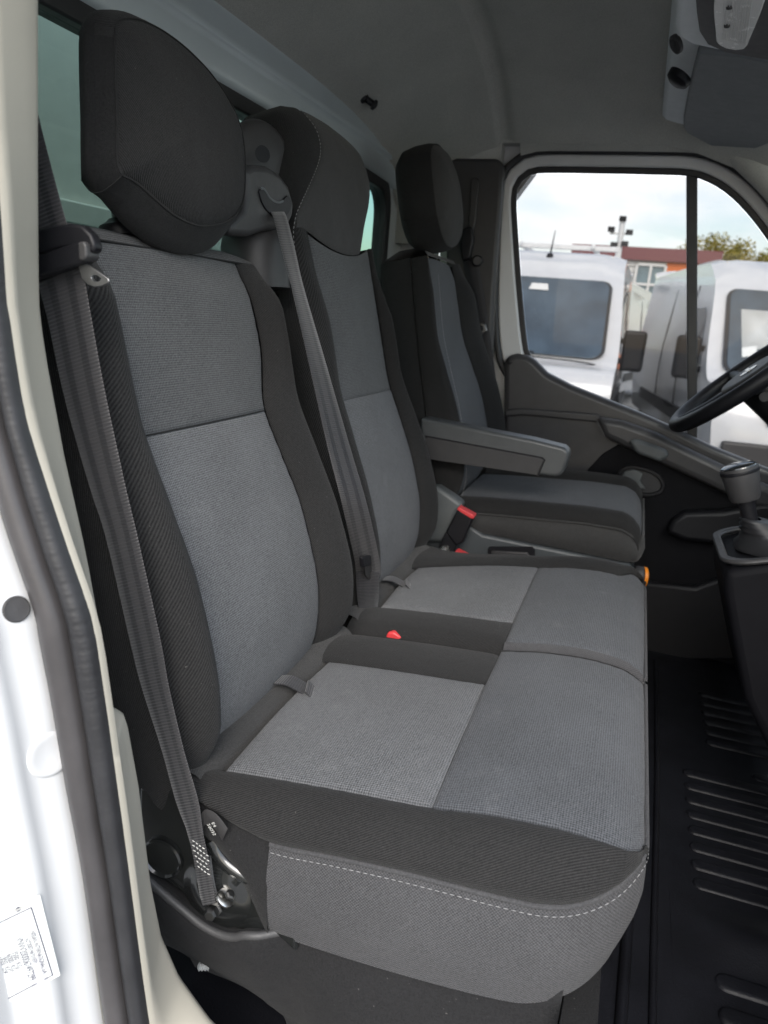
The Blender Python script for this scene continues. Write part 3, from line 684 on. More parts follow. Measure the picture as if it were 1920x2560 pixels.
for u, v in ((255, 470), (400, 523)):
    b0 = px(u, v + 18, 1, .600); 
    tube('headrest_post', [b0, b0 + np.array([0, .006, .07])], .0065, MT['dark_steel'], head1, 12, k=4)
    lathe('post_sleeve', [(.021, -.008), (.023, -.001), (.021, .004), (.013, .008), (.0085, .012), (.0002, .012)], b0 + np.array([0, 0, -.004]), (0, .2, 1), MT['black'], ps, 20)
    box('release_button', b0 + np.array([-.002, -.022, .001]), (.010, .006, .007), MT['dark_plastic'], ps, .0015)
# ------------------------------------------------ cushions
def make_cushion(name, root, x0, x1, sa, sb, side_near, mats, taper=-.008, crest_=.006):
    """x0..x1 outer faces, sa / sb insert seams; returns the rear roll as root part"""
    zc = pw([-.088, -.082, -.070, -.048, 0, .06, .13, .25, .37, .40], [.440, .447, .455, .464, .468, .464, .452, .442, .430, .425])
    YD = .131
    def crown(q): return .007 * (1 - (2*q - 1) ** 2)
    cush = surf(name, [[(x, y, .245) for x in (x0 + .02, x1 - .02)] for y in (-.07, .40)], MT['felt'], root, out=(0, 0, -1))
    us = spaced(24, .32)
    def row(y, xa, xb): return [(xa + (xb-xa)*q, y, zc(y) + crown(q)) for q in us]
    sbf = lambda y: sb + (x1 - .012 - sb) * (1 - smooth((y - YD + .0) / .004)) if y < YD + .004 else sb
    saf = (lambda y: x0 + .010 if y < YD + .002 else sa) if not side_near else pw([-.093, -.065, -.03, .05, .13, .40], [x0 + .092, x0 + .054, sa + .002, sa, sa, sa + taper])
    surf('rear_insert', [row(y, saf(y), sb) for y in .372 + (YD - .372) * spaced(20, .24)], mats[0], cush, out=(0, 0, 1), sink=.004, edges='lrtb', puff=.003)
    surf('front_insert', [row(y, saf(y), x1 - .010) for y in YD + (-.086 - YD) * spaced(26, .22)], mats[1], cush, out=(0, 0, 1), sink=.004, edges='lrtb', puff=.004, uvo=(.001, 0))
    # dark strip beside the rear insert towards the neighbour
    surf('inner_strip', [[(x, y, zc(y) - z) for x, z in catmull([(sb, 0), (sb + (x1-sb)*.4, -.004), (sb + (x1-sb)*.8, .002), (x1, .022), (x1, .06)], spaced(12, .12))] for y in .40 + (YD - .40) * spaced(16, .27)], MT['twill'], cush, out=(0, 0, 1), sink=.0035, edges='lt', puff=.002)
    surf('inner_side', [[(x1 - .010 + o, y, zc(y) - z) for z, o in ((.0, 0), (.010, .007), (.03, .010), (.12, .010))] for y in np.linspace(YD, -.086, 16)], mats[2], cush, out=(1, 0, .2))
    if not side_near:
        surf('outer_strip', [[(x, y, zc(y) - z) for x, z in catmull([(sa, 0), (sa - (sa-x0)*.4, -.004), (sa - (sa-x0)*.8, .002), (x0, .022), (x0, .06)], spaced(12, .12))] for y in .40 + (YD - .40) * spaced(16, .27)], MT['twill'], cush, out=(0, 0, 1), sink=.0035, edges='lt', puff=.002)
        surf('outer_side', [[(x0 + .010 - o, y, zc(y) - z) for z, o in ((.0, 0), (.010, .007), (.03, .010), (.12, .010))] for y in np.linspace(YD, -.086, 16)], mats[2], cush, out=(-1, 0, .2))
        surf('front_face', [[(x, -.086 - o, z) for x in np.linspace(x0, x1 - .008, 14)] for z, o in ((.441, 0), (.425, .004), (.38, .006), (.345, .0))], MT['canvas'], cush, out=(0, -1, 0))
        return cush
    # outer bolster: rolls down to the skirt seam
    zs = pw([-.1, -.085, -.06, -.03, .0, .05, .13, .22, .29, .33, .37, .40], [.452, .447, .432, .420, .414, .409, .404, .395, .386, .394, .411, .424])
    xs_ = lambda y: x0 + .10 * (1 - math.cos(math.asin(min(1, max(0, (.02 - y) / .106)))))
    def bol(y):
        a = saf(y); s = xs_(y); z0 = zc(y); z1 = zs(y); crest = crest_ * (.35 + .65 * smooth((.30 - y) / .22))
        return [(a, z0), (a - (a-s)*.40, z0 + crest), (a - (a-s)*.82, z0 - (z0-z1)*.20 + crest * .5), (s - .007, z0 - (z0-z1)*.62), (s, z1)]
    surf('outer_bolster', [[(x, y, z) for x, z in catmull(bol(y), spaced(18, .08))] for y in .40 + (-.0845 - .40) * spaced(44, .49)], MT['twill'], cush, out=(-.6, 0, 1), sink=.003, edges='lrt', puff=.002)
    # skirt: outer side, round the corner, across the front
    pth = [(x0, y) for y in np.linspace(.292, .02, 30)]
    cxr = .10
    for a in np.linspace(0, 90, 24)[1:]:
        a = math.radians(a); pth.append((x0 + cxr - cxr*math.cos(a), .02 - .106 * math.sin(a)))
    pth += [(x, -.086) for x in np.linspace(x0 + cxr + .03, x1 - .004, 12)]
    pth = np.array(pth)
    Ls = np.concatenate([[0], np.cumsum(np.linalg.norm(np.diff(pth, axis=0), axis=1))])
    zlow = pw([0, .10, .20, .27, .33, .38, .43, .50, .9], [.262, .266, .274, .284, .302, .325, .345, .352, .352])
    tops = []
    for (x, y) in pth:
        tops.append(zs(y) if y > -.0845 else .441)
    tops = np.array(tops); k = np.ones(5) / 5; tp = np.convolve(np.pad(tops, 2, 'edge'), k, 'valid')
    rows = []
    for j, q in enumerate([0, .012, .04, .1, .25, .45, .65, .82, .93, .985, 1.0]):
        r = []
        for i, (x, y) in enumerate(pth):
            t0 = tp[i]; b0 = zlow(Ls[i]); z = t0 + (b0 - t0) * q
            T = pth[min(i+1, len(pth)-1)] - pth[max(i-1, 0)]; T = T / np.linalg.norm(T); N = np.array([T[1], -T[0]])   # outward
            bul = .006 * math.sin(math.pi * min(1, q * 1.05)) + .002 * math.sin(i * .8) * q * (1 - q) - .007 * q ** 3
            r.append((x + N[0]*bul, y + N[1]*bul, z))
        rows.append(r)
    sk = surf('skirt', rows, MT['canvas'], cush, out=(-1, -.5, 0), sink=.003, edges='b')
    top = np.array(rows[0]); top2 = np.array(rows[2])
    pip = [p + np.array([-.0005, -.0005, .001]) for p in top]
    tube('piping', pip, .0030, MT['canvas'], cush, 8, k=120)
    stitches('stitching', [p + np.array([-.003, -.003, -.002]) for p in catmull(top2, n=90)], .0046, .0030, .00048, MT['thread'], cush)
    return cush
c1 = make_cushion('cushion', ps, .612, 1.085, .660, .955, True, (MT['grey_low'], MT['grey'], MT['canvas']))
# rear roll with its fabric loop
def roll(x0, x1, root):
    A = [[(x, .404 + .030 * math.cos(a), .405 + .030 * math.sin(a)) for x in np.linspace(x0, x1, 20)] for a in np.linspace(-.4, math.pi + .9, 16)]
    r = surf('rear_roll', A, MT['knit'], root, out=(0, -.6, 1)); return r
r1 = roll(.625, 1.075, ps)
def loop(x, root, w=.020):
    c = [(x, .402, .443), (x, .385, .446), (x, .366, .441), (x - .003, .352, .436), (x - .008, .346, .441), (x - .006, .356, .448)]
    ribbon('pull_loop', c, [(1, 0, 0), (1, 0, 0), (1, .1, 0), (1, .25, .05), (1, .3, .1), (1, .3, .1)], w, .0022, MT['belt_dark'], root, 30)
loop(.845, r1, .028)
# felt flap at the rear outer corner of the cushion
A = []
zft = pw([.29, .33, .37, .402], [.389, .397, .414, .428]); zfb = pw([.29, .34, .402], [.262, .338, .378])
for q in np.linspace(0, 1, 14):
    y = .402 - .112 * q
    A.append([(.6145 - .008 * math.sin(math.pi * s), y - .012 * s * (1 - q) , zft(y) + (zfb(y) - zft(y)) * s) for s in np.linspace(0, 1, 10)])
surf('felt_flap', A, MT['felt'], c1, out=(-1, 0, 0))
# ------------------------------------------------ bench base: painted bracket and carpeted box
bs = thing('bench_base', 'black bench base with painted bracket and carpeted box under the passenger seat', 'seat base', (1.1, .2, 0))
br = [px(u, v, 0, .618) for u, v in ((300, 1700), (405, 1705), (465, 1770), (560, 1790), (640, 1860), (640, 2060), (600, 2024), (520, 2010), (478, 1998), (430, 1962), (380, 1920), (330, 1890), (300, 1880))]
prism('bracket', br, (.015, 0, 0), MT['black_gloss'], bs, .004)
lathe('bracket_cap', [(.0245, -.002), (.026, .0035), (.0235, .0050), (.0215, .0022), (.0002, .0012)], px(352, 1852, 0, .6175), (-1, -.05, 0), MT['black_gloss'], bs, 32)
# pressed bulge round the anchor
A = []
ca = px(475, 1930, 0, .618)
for r in (.044, .040, .034, .026, .018, .008, .0005):
    A.append([(.6178 - .008 * (1 - smooth((r - .02) / .024)), ca[1] + r * math.cos(a) * 1.0 + .004, ca[2] + r * math.sin(a) * 1.05) for a in np.linspace(0, 2*math.pi, 36, endpoint=False)])
surf('anchor_boss', A, MT['black_gloss'], bs, out=(-1, 0, 0), closed=True)
tube('bracket_flange', [px(u, v, 0, .616) for u, v in ((455, 1812), (468, 1835), (490, 1862), (520, 1885), (560, 1905), (600, 1925))], [.010, .0085, .009, .008, .006, .005], MT['black_gloss'], bs, 12)
# carpeted box with its rolled top edge
edge = [(280, 1868), (320, 1893), (350, 1920), (400, 1962), (440, 1994), (478, 2014), (510, 2020), (540, 2016), (600, 2032), (700, 2058), (800, 2082), (950, 2112), (1100, 2130), (1175, 2150), (1215, 2160)]
ec = catmull([px(u, v, 0, .612) for u, v in edge], np.linspace(0, 1, 60))
rows = []
for p in ec:
    y, z = p[1], p[2]; uc = smooth((y - .18) / .18)
    sx = .024 * smooth((.31 - y) / .05); rows.append([(.630, y, z - .004), (.6165, y, z + .003), (.612, y, z + .0045), (.6065, y, z + .002), (.603, y, z - .006), (.601, y, z - .02), (.601 + .020 * uc, y, z * .72), (.603 + .075 * uc, y, z * .40), (.606 + .13 * uc, y, z * .16), (.607 + .15 * uc, y, .001)])
    rows[-1] = [(a + sx, b, c) for a, b, c in rows[-1]]
cb_ = surf('carpet_box', rows, MT['carpet'], bs, out=(-1, 0, .2))
tube('edge_trim', [p + np.array([-.004 + .024 * smooth((.31 - p[1]) / .05), 0, .001]) for p in ec if p[1] > .24], .0050, MT['trim_vinyl'], bs, 10, k=80)
fr_ = ec[-1]
surf('box_front', [[(x, fr_[1] - .002, z) for x in np.linspace(.60, 1.62, 12)] for z in (0.001, .1, .2, .30)], MT['carpet'], bs, out=(0, -1, 0))
box('box_top', (1.13, .22, .262), (.98, .40, .02), MT['black_gloss'], bs)
box('seat_slide', (.76, -.02, .10), (.03, .05, .19), MT['black'], bs, .006)
lathe('cable_coil', [(.002, -.009), (.0055, -.008), (.004, -.006), (.0055, -.004), (.004, -.002), (.0055, .0), (.004, .002), (.0055, .004), (.002, .006)], px(437, 2088, 0, .66), (-.5, .8, .1), MT['bolt_plastic'], bs, 16)
# anchor bolt hardware
an = px(462, 1962, 0, .606)
lathe('anchor_bolt', [(.0002, .014), (.0055, .014), (.0075, .011), (.0075, .003), (.0105, .002), (.0105, .0), (.0002, 0)], an, (-1, -.15, .1), MT['dark_steel'], bs, 6, 30)
lathe('anchor_washer', [(.0002, .003), (.0085, .003), (.0108, .0015), (.0108, -.001), (.0002, -.001)], px(487, 1940, 0, .604), tuple(.60 * RM[:, 0] - .70 * RM[:, 1] - .38 * RM[:, 2]), MT['steel'], bs, 28)
lathe('anchor_nut', [(.0002, .005), (.004, .005), (.0055, .003), (.0055, 0), (.0002, 0)], px(495, 1934, 0, .601), tuple(.60 * RM[:, 0] - .70 * RM[:, 1] - .38 * RM[:, 2]), MT['dark_steel'], bs, 6, 30)

# ------------------------------------------------ middle seat
ms = thing('middle_seat', 'grey and black middle seat with tall built in headrest and belt guide', 'seat', (1.35, .2, .25), 'three cab seats')
sl2 = pw([-.05, 0, .1, .25, .4, .6, .7], [1.262, 1.255, 1.246, 1.250, 1.256, 1.243, 1.228]); sr2 = pw([-.05, 0, .1, .25, .4, .55, .66], [1.530, 1.545, 1.560, 1.566, 1.556, 1.545, 1.535])
xo2 = pw([-.05, .2, .45, .6, .69, .76, .83, .87, .89, .905, .912], [1.165, 1.150, 1.160, 1.172, 1.187, 1.210, 1.231, 1.245, 1.272, 1.31, 1.35]); xi2 = pw([-.05, 0, .1, .25, .4, .55, .66, .715, .79, .855, .895, .912], [1.60, 1.62, 1.632, 1.615, 1.575, 1.538, 1.527, 1.545, 1.585, 1.578, 1.52, 1.42])
tsl = -.05 + .43 * spaced(30, .43); tsu = .38 + (.672 - .38) * spaced(22, .29)
bo2 = lambda t: .030 * smooth((t + .05) / .12) * (1 - .75 * smooth((t - .50) / .15))
tb2 = lambda t: 0
back2 = panel('backrest', F1, lambda t: [(xo2(t)+.002, -.05), (xo2(t)+.004, -.10), (xo2(t)+.025, -.122), (.5*(xo2(t)+xi2(t)), -.13), (xi2(t)-.025, -.122), (xi2(t)-.004, -.10), (xi2(t)-.002, -.05)],
              np.linspace(-.06, .895, 36), np.linspace(0, 1, 30), MT['twill'], ms, out=(0, 1, 0))
def ins2(t, n): return [F1(sl2(t) + (sr2(t) - sl2(t)) * q, t - (.024 * (1 - (2*q-1)**2) * smooth((t - .55) / .12)), lumb(t) + .006 * (1 - (2*q - 1) ** 2)) for q in n]
surf('lower_insert', [ins2(t, us_i) for t in tsl], MT['grey_low'], back2, out=OUT, sink=.0035, edges='lrt', puff=.002)
surf('upper_insert', [ins2(t, us_i) for t in tsu], MT['grey_up'], back2, out=OUT, sink=.0035, edges='lrtb', puff=.002)
tsb2 = -.06 + .735 * spaced(40, .73, False, True)
def b2L(t):
    a, x = sl2(t), xo2(t); L = lumb(t); b = bo2(t)
    return [(a, L), (a - (a-x)*.3, L + b*.7), (a - (a-x)*.62, L + b), (a - (a-x)*.88, L*.7 + b*.55), (x, L*.4 - .006), (x - .001, -.028), (x + .002, -.05)]
def b2R(t):
    a, x = sr2(t), max(xi2(t), sr2(t) + .012); L = lumb(t); b = bo2(t)
    return [(a, L), (a + (x-a)*.3, L + b*.7), (a + (x-a)*.62, L + b), (a + (x-a)*.88, L*.7 + b*.55), (x, L*.4 - .006), (x + .001, -.028), (x - .002, -.05)]
panel('outer_bolster', F1, b2L, tsb2, us_b, MT['twill'], back2, out=(-1, -1, 0), sink=.003, edges='lrt')
panel('inner_bolster', F1, b2R, tsb2, us_b, MT['twill'], back2, out=(.3, -1, 0), sink=.003, edges='lrt')
# head panel: from the curved neck seam up and over the top
hl2 = pw([.60, .655, .69, .71, .75, .79, .83, .855, .88, .912], [1.170, 1.176, 1.188, 1.203, 1.245, 1.286, 1.316, 1.322, 1.320, 1.36]); hr2 = lambda t: max(xi2(t) - .012, hl2(t) + .05)
hoff = pw([.60, .66, .73, .80, .85, .88, .902, .912], [.0, .0, .012, .018, .010, -.006, -.028, -.05])
def hrow(t):
    r = []
    for q in us_i:
        k = .675 + (t - .675) * 1.0
        x = hl2(t) + (hr2(t) - hl2(t)) * q; qx = min(1, max(0, (x - sl2(.672)) / (sr2(.672) - sl2(.672))))
        tt = t - (.024 * (1 - (2*qx-1)**2)) * (1 - smooth((t - .675) / .08))
        r.append(F1(x, tt, hoff(t) + .006 * (1 - (2*q-1)**2) - .012 * smooth((q - .86) / .14)))
    return r
th = .673 + (.912 - .673) * spaced(26, .26)
surf('head_panel', [hrow(t) for t in th], MT['knit'], back2, out=OUT, sink=.003, edges='lb')
def side2(t):
    x = xo2(t); return [(hl2(t), hoff(t)), (hl2(t) - .5*(hl2(t)-x), hoff(t) - .004), (x + .004, hoff(t) - .022), (x, -.045), (x + .003, -.085), (x + .02, -.118)]
panel('head_side', F1, side2, .655 + (.912 - .655) * np.linspace(0, 1, 26), spaced(20, .15, True, False), MT['twill'], back2, out=(-1, -.3, 0), sink=.003, edges='l')
panel('head_far_side', F1, lambda t: [(hr2(t), hoff(t) - .012), (xi2(t), hoff(t)*.5 - .03), (xi2(t) - .004, -.085), (xi2(t) - .025, -.118)], .655 + (.912 - .655) * np.linspace(0, 1, 26), np.linspace(0, 1, 12), MT['twill'], back2, out=(1, -.2, 0))
tp = [hrow(.912)]; e = np.array(tp[0]); l2 = np.array([F1(xo2(.912) + (xi2(.912) - xo2(.912)) * q, .898, -.115) for q in us_i])
surf('head_top', [e, e * .66 + l2 * .34 + np.array([0, 0, .006]), e * .33 + l2 * .67 + np.array([0, 0, .005]), l2], MT['twill'], back2, out=(0, 0, 1))
stitches('head_stitching', [F1(hl2(t) - .006, t, hoff(t) + .0005) for t in np.linspace(.60, .90, 50)], .0045, .0035, .0007, MT['thread'], back2)
c2 = make_cushion('cushion', ms, -1.612, -1.096, -1.515, -1.195, True, (MT['grey_low'], MT['grey'], MT['canvas']), .09, .011)
for o in [c2] + list(c2.children):          # the middle cushion is the near one's mirror twin
    for vv in o.data.vertices: vv.co.x = -vv.co.x
    o.data.flip_normals()
r2 = roll(1.12, 1.585, ms); loop(1.300, r2, .028)
# belt guide tower on the middle seat's shoulder
bg_ = lathe('belt_tower', [(.054, -.02), (.054, .045), (.050, .062), (.044, .070), (.0002, .072)], (1.120, .605, .985), (0, .1, 1), MT['dark_plastic'], ms, 28)
hou = [(500, 478), (528, 452), (536, 420), (530, 366), (548, 356), (580, 358), (606, 374), (626, 402), (637, 440), (634, 470), (622, 492), (606, 500), (575, 500), (540, 512), (500, 510)]
prism('guide_housing', [px(u, v, 1, .565) for u, v in hou], (.01, .075, 0), MT['dark_plastic'], bg_, .018, 4)
slot = catmull([px(u, v, 1, .5655) for u, v in ((556, 414), (560, 407), (568, 410), (580, 428), (596, 437), (608, 434), (614, 424), (622, 424), (627, 442), (620, 462), (606, 470), (584, 464), (566, 444))], np.linspace(0, 1, 31)[:-1], closed=True)
prism('guide_slot', slot, (0, -.003, 0), MT['black'], bg_, .001)
tube('slot_lip', [p + np.array([0, -.002, 0]) for p in slot[1:11]], .0022, MT['grey_plastic'], bg_, 8)
cc = px(560, 325, 1, .655)
lathe('retractor_cover', [(.054, -.03), (.056, .02), (.050, .030), (.042, .034), (.0002, .035)], cc + np.array([0, .01, -.012]), (-.55, -.85, .1), MT['dark_plastic'], bg_, 32)
lathe('cover_recess', [(.013, 0), (.013, .0012), (.0002, .0014)], px(567, 333, 1, .6165) , (-.55, -.85, .1), MT['black'], bg_, 24)

# ------------------------------------------------ driver seat
ds = thing('driver_seat', 'far driver seat with fold down armrest beside the window', 'seat', (2.02, .15, .25), 'three cab seats')
F3 = frame(.395, .50)
xo3 = pw([-.05, .1, .3, .55, .62], [1.800, 1.790, 1.790, 1.815, 1.84]); xi3 = pw([-.05, .1, .3, .45, .55, .62], [2.26, 2.275, 2.265, 2.22, 2.18, 2.15])
sl3 = pw([-.05, .2, .4, .6], [1.822, 1.815, 1.818, 1.842]); sr3 = pw([-.05, .2, .4, .6], [2.165, 2.17, 2.13, 2.105])
us_s = spaced(16, .31)
back3 = panel('backrest', F3, lambda t: [(xo3(t)+.002, -.04), (xo3(t)+.004, -.10), (xo3(t)+.025, -.125), (2.03, -.13), (xi3(t)-.025, -.125), (xi3(t)-.004, -.10), (xi3(t)-.002, -.04)],
              np.linspace(-.06, .60, 30), np.linspace(0, 1, 30), MT['twill'], ds, out=(0, 1, 0))
surf('back_insert', [insrow(F3, sl3, sr3, lumb, t, us_s) for t in -.05 + .65 * spaced(34, .65)], MT['grey'], back3, out=OUT, sink=.004, edges='lrt')
def b3L(t):
    a, x = sl3(t), xo3(t); L = lumb(t); b = .012 * (1 - .7 * smooth((t - .5) / .1))
    return [(a, L), (a - (a-x)*.35, L + b*.75), (a - (a-x)*.66, L + b), (a - (a-x)*.90, L*.7 + b*.7), (x, L*.4 + .004), (x - .001, -.02), (x + .002, -.04)]
def b3R(t):
    a, x = sr3(t), xi3(t); L = lumb(t); b = .040 * (1 - .7 * smooth((t - .5) / .1))
    return [(a, L), (a + (x-a)*.35, L + b*.75), (a + (x-a)*.66, L + b), (a + (x-a)*.90, L*.7 + b*.7), (x, L*.4 + .004), (x + .001, -.02), (x - .002, -.04)]
ts3 = -.06 + .66 * spaced(36, .66, False, True)
panel('outer_bolster', F3, b3R, ts3, us_b, MT['twill'], back3, out=(.3, -1, 0), sink=.003, edges='lrt')
panel('inner_bolster', F3, b3L, ts3, us_b, MT['twill'], back3, out=(-1, -1, 0), sink=.003, edges='lrt')
surf('top_strip', [[F3(x, t + o2, o) for (t, o), o2 in zip([(.600, 0), (.612, -.006), (.622, -.03), (.622, -.07), (.60, -.125)], [0]*5)] for x in np.linspace(1.845, 2.145, 12)], MT['knit'], back3, out=(0, 0, 1))
stitches('side_stitching', [F3(xo3(t) + .012, t, lumb(t) * .7 + .026) for t in np.linspace(0, .55, 30)], .006, .003, .0008, MT['thread'], back3)
# driver headrest
H3 = [(1.865, .69), (1.862, .79), (1.878, .84), (1.93, .868), (2.0, .873), (2.06, .850), (2.098, .79), (2.10, .71), (2.08, .658), (2.04, .635), (1.98, .625), (1.91, .635)]
Hc = catmull(H3, np.linspace(0, 1, 49)[:-1], closed=True); cen3 = Hc.mean(0)
def ring3(r, o, dz=0): return [F3(*(cen3 + (p - cen3) * r + np.array([0, dz])), o) for p in Hc]
head3 = surf('headrest', [ring3(.0005, .062), ring3(.3, .061), ring3(.6, .056), ring3(.85, .045), ring3(.97, .033), ring3(1.0, .030)], MT['knit'], ds, out=OUT, sink=.003, edges='t', closed=True)
surf('headrest_shell', [ring3(1.0, .030), ring3(1.035, .012), ring3(1.04, -.02), ring3(1.0, -.05), ring3(.85, -.068), ring3(.4, -.074), ring3(.02, -.075)], MT['twill'], head3, out=(0, 1, 0), closed=True)
for x in (1.96, 2.06): tube('headrest_post', [F3(x, .60, -.03), F3(x, .68, -.02)], .006, MT['steel'], head3, 10, k=4)
# driver cushion
zc3 = pw([-.076, -.068, -.052, -.015, .05, .15, .30, .38], [.475, .500, .522, .536, .536, .530, .520, .512])
cush3 = surf('cushion', [[(x, y, .42) for x in (1.80, 2.24)] for y in (-.06, .38)], MT['felt'], ds, out=(0, 0, -1))
surf('cushion_insert', [[(1.828 + .322*q, y, zc3(y) - .010 + .004*(1-(2*q-1)**2)) for q in us_s] for y in .38 + (-.075 - .38) * spaced(30, .46)], MT['grey'], cush3, out=(0, 0, 1), sink=.004, edges='lr')
surf('near_bolster', [[(x, y, z) for x, z in catmull([(1.828, zc3(y) - .010), (1.818, zc3(y) - .007), (1.803, zc3(y) - .012), (1.790, zc3(y) - .028), (1.785, zc3(y) - .045)], spaced(14, .1))] for y in .38 + (-.073 - .38) * spaced(30, .46)], MT['twill'], cush3, out=(-.5, 0, 1), sink=.003, edges='lrt')
surf('far_bolster', [[(x, y, z) for x, z in catmull([(2.15, zc3(y) - .010), (2.17, zc3(y) + .004), (2.205, zc3(y) + .006), (2.235, zc3(y) - .03), (2.24, zc3(y) - .10)], spaced(14, .1))] for y in .38 + (-.073 - .38) * spaced(30, .46)], MT['twill'], cush3, out=(.5, 0, 1), sink=.003, edges='lt')
rows = []
pth = [(1.785, y) for y in np.linspace(.38, -.035, 26)] + [(1.785 + .04 - .04*math.cos(a), -.035 - .041*math.sin(a)) for a in np.linspace(.2, math.pi/2, 8)] + [(x, -.076) for x in np.linspace(1.86, 2.23, 10)]
for j, q in enumerate((0, .05, .2, .5, .8, .95, 1.0)):
    r = []
    for i, (x, y) in enumerate(pth):
        zt = zc3(y) - .045 if y > -.07 else .478
        zt = min(zt, .493 - .014 * smooth((-y) / .08))
        zb_ = pw([-.1, -.05, .1, .38], [.412, .414, .420, .428])(y)
        b = .010 * math.sin(math.pi * q); r.append((x - b * (1 if i < 30 else .3), y - b * (1 if i > 26 else 0), zt + (zb_ - zt) * q))
    rows.append(r)
surf('cushion_side', rows, MT['knit'], cush3, out=(-1, -.5, 0), sink=.003, edges='b')
tube('piping', [np.array(p) + np.array([-.001, -.001, .001]) for p in rows[0]], .0028, MT['knit'], cush3, 8, k=60)
# plastic seat base of the driver seat
base3 = prism('seat_base', [(1.775, y, z) for y, z in ((.46, .30), (.44, .455), (.36, .455), (.30, .425), (-.06, .412), (-.075, .36), (-.05, .305), (.1, .27))], (.46, 0, 0), MT['base_plastic'], ds, .008)
prism('rear_cover', [px(u, v, 0, 1.755) for u, v in ((905, 1075), (925, 1052), (945, 1052), (975, 1072), (1000, 1092), (985, 1110), (968, 1155), (960, 1172), (905, 1172))], (.05, 0, 0), MT['grey_plastic'], ds, .010)
prism('lever_recess', [px(u, v, 0, 1.7735) for u, v in ((1054, 1186), (1058, 1180), (1150, 1180), (1156, 1186), (1156, 1215), (1054, 1215))], (-.002, 0, 0), MT['black'], ds, .001)
prism('lever', [px(u, v, 0, 1.773) for u, v in ((1062, 1188), (1140, 1192), (1146, 1202), (1140, 1212), (1062, 1212))], (-.008, 0, 0), MT['dark_plastic'], ds, .003)
lathe('adjuster_knob', [(.0002, 0), (.022, 0), (.024, .006), (.024, .020), (.021, .024), (.0002, .024)], px(1370, 1243, 0, 1.80), (.2, -1, 0), MT['dark_plastic'], ds, 24)
lathe('knob_ring', [(.0245, 0), (.0245, .007), (.019, .010), (.0002, .010)], px(1377, 1244, 0, 1.80) + np.array([0, -.012, 0]), (.2, -1, 0), MT['orange'], ds, 24)
# armrest
ar = [(912, 905), (940, 907), (1140, 945), (1225, 978), (1229, 985), (1222, 1010), (1212, 1028), (1195, 1030), (1030, 1008), (925, 995)]
AX = 1.735
arm3 = prism('armrest', [px(u, v, 0, AX) for u, v in ((908, 903), (1150, 950), (1218, 967), (1229, 976), (1228, 990), (1217, 1022), (1205, 1030), (1185, 1029), (1000, 1003), (908, 988))], (.062, 0, 0), MT['arm_plastic'], ds, .008, 4)
prism('armrest_inlay', [px(u, v, 0, AX - .0005) for u, v in ((922, 944), (1168, 990), (1174, 994), (1160, 1026), (1030, 1007), (915, 990))], (-.0025, 0, 0), MT['dark_plastic'], arm3, .001)
prism('inlay_gap', [px(u, v, 0, AX - .0004) for u, v in ((918, 940), (1172, 987), (1179, 993), (1164, 1028), (1158, 1028), (1171, 996), (1166, 992), (920, 947))], (-.0012, 0, 0), MT['black'], arm3)

# ================================================================== BELTS AND BUCKLES
def belt_edges(lefts, rights, X, n, wreal=.047):
    l = catmull([px(u, v, 0, X(i / (len(lefts)-1)) if callable(X) else X) for i, (u, v) in enumerate(lefts)], n=n)
    r = catmull([px(u, v, 0, X(i / (len(rights)-1)) if callable(X) else X) for i, (u, v) in enumerate(rights)], n=n)
    c = (l + r) / 2; d = r - l
    W_ = np.linalg.norm(d, axis=1)
    return c, d, W_
sb = thing('seat_belt', 'grey striped seat belt in front of the nearest seat, bolted low down', 'seat belt', (.6, .42, .3), 'cab seat belts')
lf = [(82, 612), (103, 691), (135, 842), (170, 972), (200, 1072), (230, 1167), (280, 1382), (305, 1482), (350, 1623), (380, 1733), (405, 1798), (420, 1863), (430, 1925), (438, 1956)]
rg = [(178, 575), (198, 691), (226, 842), (254, 972), (276, 1072), (299, 1167), (347, 1382), (365, 1482), (398, 1623), (430, 1733), (438, 1798), (452, 1863), (462, 1925), (466, 1950)]
c, d, wd = belt_edges(lf, rg, lambda q: .578 + .022 * q, 40)
ribbon('webbing', c, d, wd, .0014, MT['belt'], sb, 120)
c, d, wd = belt_edges([(-40, 120), (-20, 260), (20, 400), (62, 540)], [(60, 80), (92, 230), (122, 370), (155, 500)], .582, 20)
ribbon('upper_webbing', c, d, .047, .0014, MT['belt'], sb, 60)
# sewn anchor end
v = []
for k in range(6):
    a = px(415 + k * 2, 1815 + k * 11, 0, .5945); b = px(447 + k * 2.0, 1838 + k * 11, 0, .5945)
    stitches('anchor_stitching', [a + (b - a) * q + np.array([0, .0012 * math.sin(q * 22 + k), 0]) for q in np.linspace(0, 1, 14)], .0035, .0016, .0007, MT['paleline'], sb)
ribbon('anchor_loop', [px(452, 1845, 0, .612), px(462, 1895, 0, .616), px(474, 1935, 0, .618)], [(.8, .5, 0), (.8, .5, 0), (.8, .5, .1)], .036, .0016, MT['belt_dark'], sb, 20)
# folded woven label
ribbon('belt_label', [px(436, 1776, 0, .602), px(444, 1765, 0, .598), px(460, 1770, 0, .596), px(474, 1785, 0, .597), px(486, 1803, 0, .600)], [(.2, 0, -1), (.2, .1, -1), (.2, .2, -1), (.2, .3, -1), (.2, .4, -1)], .024, .0006, MT['dark_plastic'], sb, 24)
for (u, v_, s) in ((452, 1778, '29035'), (462, 1775, 'E4')):
    textmesh('label_print', s, .006, MT['paleline'], sb, px(u, v_, 0, .5935), (.0, -.6, -.8), (0, .8, -.6), .0)
